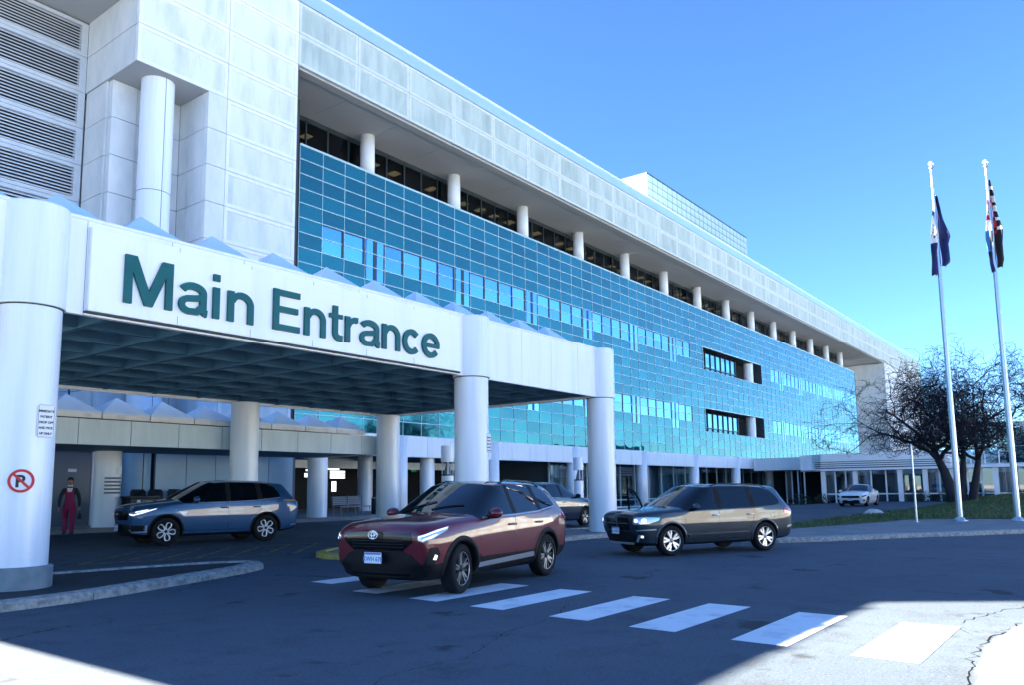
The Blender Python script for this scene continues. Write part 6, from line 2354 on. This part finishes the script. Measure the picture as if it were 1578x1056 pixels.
# ================================================================== LOW GLASS WING
wg = thing('glass_wing', 'low white wing with tall windows and louvred fascia at the far right', 'building', (84, 10, 0))
WX = 84.0
Y_hi, Y_lo = 24.2, -16.0
def wpart(mb, name, m_): return mb.build(name, m_, wg)
mb = MB(); mb.box(WX + .9, 102.8, 12.6, 26.6, 3.35, 4.75); mb.box(87, 103, 26.6, 32.4, 3.35, 4.7)
wpart(mb, 'wing_core', 'panel_white')
mb = MB(); mb.box(WX + 9, 103, Y_lo, 32.4, -.5, 3.35)
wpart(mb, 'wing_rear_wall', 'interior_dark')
for a in range(4):
    q0, q1 = Vector((86.0, 26.6)).lerp(Vector((93, 31.5)), a / 4), Vector((86.0, 26.6)).lerp(Vector((93, 31.5)), (a + 1) / 4)
    mb = MB(); mb.add([(q0.x + .05, q0.y + .04, -.4), (q1.x - .05, q1.y - .04, -.4), (q1.x - .05, q1.y - .04, 3.3), (q0.x + .05, q0.y + .04, 3.3)], [(3, 2, 1, 0)])
    wpart(mb, 'wing_window', 'clear_glass')
    mb = MB(); mb.cyl(q0.x, q0.y, -.5, 3.35, .08, 10)
    wpart(mb, 'window_post', 'panel_white')
mb = MB(); mb.box(WX + .2, WX + 9, Y_lo, 26.4, 3.2, 3.34)
wpart(mb, 'eave_soffit', 'panel_white')
mb = MB(); mb.box(WX - .3, WX + .9, Y_lo, Y_hi, 3.08, 3.30)
wpart(mb, 'eave_beam', 'panel_white')
mb = MB(); mb.box(WX - .32, WX - .28, Y_lo, Y_hi, 3.04, 3.075)
wpart(mb, 'eave_shadow_line', 'mullion_dark')
for k in range(3):
    mb = MB(); mb.box(WX - .25 + .05 * k, WX + .1 + .05 * k, 12.8, Y_hi, 3.42 + .2 * k, 3.53 + .2 * k)
    wpart(mb, 'louvre_blade', 'panel_white')
mb = MB(); mb.box(WX + .05, WX + .5, 13.0, Y_hi, 3.3, 4.0)
wpart(mb, 'louvre_backing', 'interior_wall')
mb = MB(); mb.box(WX - .15, WX + .88, 12.6, Y_hi, 4.02, 4.80)
wpart(mb, 'parapet', 'sign_white')
# chamfered corner
def chamfer(z0, z1, off, name, m_, th=.3):
    a, b = Vector((WX, Y_hi)), Vector((86.4, 26.9))
    t_ = (b - a).normalized(); nn = Vector((-t_.y, t_.x))
    mb = MB()
    pts = [a + nn * off, b + nn * off, b - nn * th, a - nn * th]
    mb.prism([tuple(p) for p in reversed(pts)], z0, z1)
    return wpart(mb, name, m_)
chamfer(4.02, 4.80, .12, 'parapet', 'panel_white'); chamfer(3.08, 3.30, .2, 'eave_beam', 'panel_white')
for k in range(3): chamfer(3.42 + .2 * k, 3.53 + .2 * k, .15, 'louvre_blade', 'panel_white')
chamfer(3.3, 4.0, -.05, 'louvre_backing', 'interior_wall')
ycols = [24.1, 21.0, 16.9, 14.7, 12.4, 8.9, 5.2, 1.5, -2.2, -5.9, -9.6, -13.3]
for i, y in enumerate(ycols):
    mb = MB(); mb.box(WX - .05, WX + .35, y - .2, y + .2, -.4, 3.1)
    wpart(mb, 'column', 'panel_white')
rr = random.Random(9)
for y0, y1 in zip(ycols, ycols[1:]):
    n = 2 if abs(y1 - y0) < 2.6 else 3
    for q in range(n):
        a, b = y0 + (y1 - y0) * q / n, y0 + (y1 - y0) * (q + 1) / n
        mb = MB(); mb.box(WX + .60, WX + .62, b + .06, a - .06, .0, 3.08)
        wpart(mb, 'wing_window', 'clear_glass')
        mb = MB(); mb.box(WX + .54, WX + .66, a - .07, a + .07, -.2, 3.1)
        wpart(mb, 'window_post', 'panel_white')
        mb = MB()
        top = rr.uniform(.35, .6)
        for s in range(5):
            yy = b + .1 + (a - b - .2) * s / 5
            mb.add([(WX + .9, yy, 3.1), (WX + .9, yy + (a - b - .2) / 5, 3.1), (WX + .95, yy + (a - b - .2) / 5, 3.1 - top), (WX + .85, yy, 3.1 - top * .8)], [(0, 1, 2, 3)])
        wpart(mb, 'valance', 'shirt')
        if rr.random() < .35:
            mb = MB(); mb.box(WX + .88, WX + .96, b + .1, b + .1 + (a - b) * .25, .8, 3.0)
            wpart(mb, 'curtain', 'shirt')
    mb = MB(); mb.box(WX + .52, WX + .68, y1 + .2, y0 - .2, .68, .80)
    wpart(mb, 'window_rail', 'panel_white')
mb = MB(); mb.box(WX + 6, WX + 6.2, Y_lo, 26, 0, 3.3)
wpart(mb, 'room_wall', 'interior_wall')
# setback upper glazing
for k in range(24):
    y1 = 12.2 - 1.15 * k
    if y1 - 1.15 < Y_lo: break
    for z0, z1 in ((3.5, 5.0), (5.05, 6.9)):
        mb = MB(); mb.box(WX + 2.2, WX + 2.24, y1 - 1.11, y1 - .04, z0, z1)
        wpart(mb, 'upper_window', 'wing_glass')
    mb = MB(); mb.box(WX + 2.12, WX + 2.3, y1 - .04, y1 + .04, 3.4, 6.95)
    wpart(mb, 'upper_mullion', 'panel_white')
mb = MB(); mb.box(WX + 2.1, 100, Y_lo, 12.4, 6.95, 7.25); mb.box(WX + 2.3, 100, Y_lo, 12.3, 3.3, 6.95)
wpart(mb, 'upper_storey', 'concrete_plain')

# ================================================================== WOODLAND ACROSS THE STREET (seen in the glass)
wd = MB()
rr = random.Random(31)
for k in range(70):
    x, y = rr.uniform(-10, 330), rr.uniform(-95, -62)
    h = rr.uniform(7, 13)
    r_ = rr.uniform(2.5, 4.5)
    wd.tube([(x, y, -.6), (x, y, h * .5)], [.3, .15], 5)
    for q in range(60):
        a, b = rr.random() * 6.28, rr.random()
        p = Vector((x + r_ * math.cos(a) * rr.random(), y + r_ * math.sin(a) * rr.random(), h * .25 + h * .75 * b))
        d1 = Vector((rr.gauss(0, 1), rr.gauss(0, 1), rr.gauss(0, 1))).normalized() * rr.uniform(.5, 1.0)
        d2 = d1.orthogonal().normalized() * rr.uniform(.4, .8)
        wd.add([p - d1, p + d2, p + d1, p - d2], [(0, 1, 2, 3)])
tag(wd.build('far_woodland', 'winter_tan'), 'distant row of tan winter trees across the street, mirrored in the glass', 'woodland', kind='stuff')

# unseen building added across the street to bounce sun fill, mirrored in the glass
mat('bounce_brick', (0.54, 0.53, 0.48), 0.85, c2=(0.46, 0.45, 0.40), nscale=.4)
cl = thing('bounce_building', 'pale tan two storey building added across the street to bounce sunlight, seen only as a reflection', 'building', (90, -50, -.6))
mb = MB(); mb.box(20, 210, -64, -48, -.6, 8.6)
mb.build('bounce_wall', 'bounce_brick', cl)
for k in range(30):
    for z in (1.2, 5.0):
        mb = MB(); mb.box(23 + 6.2 * k, 26.6 + 6.2 * k, -48.02, -47.9, z, z + 2.0)
        mb.build('bounce_building_window', 'walk_fascia', cl)
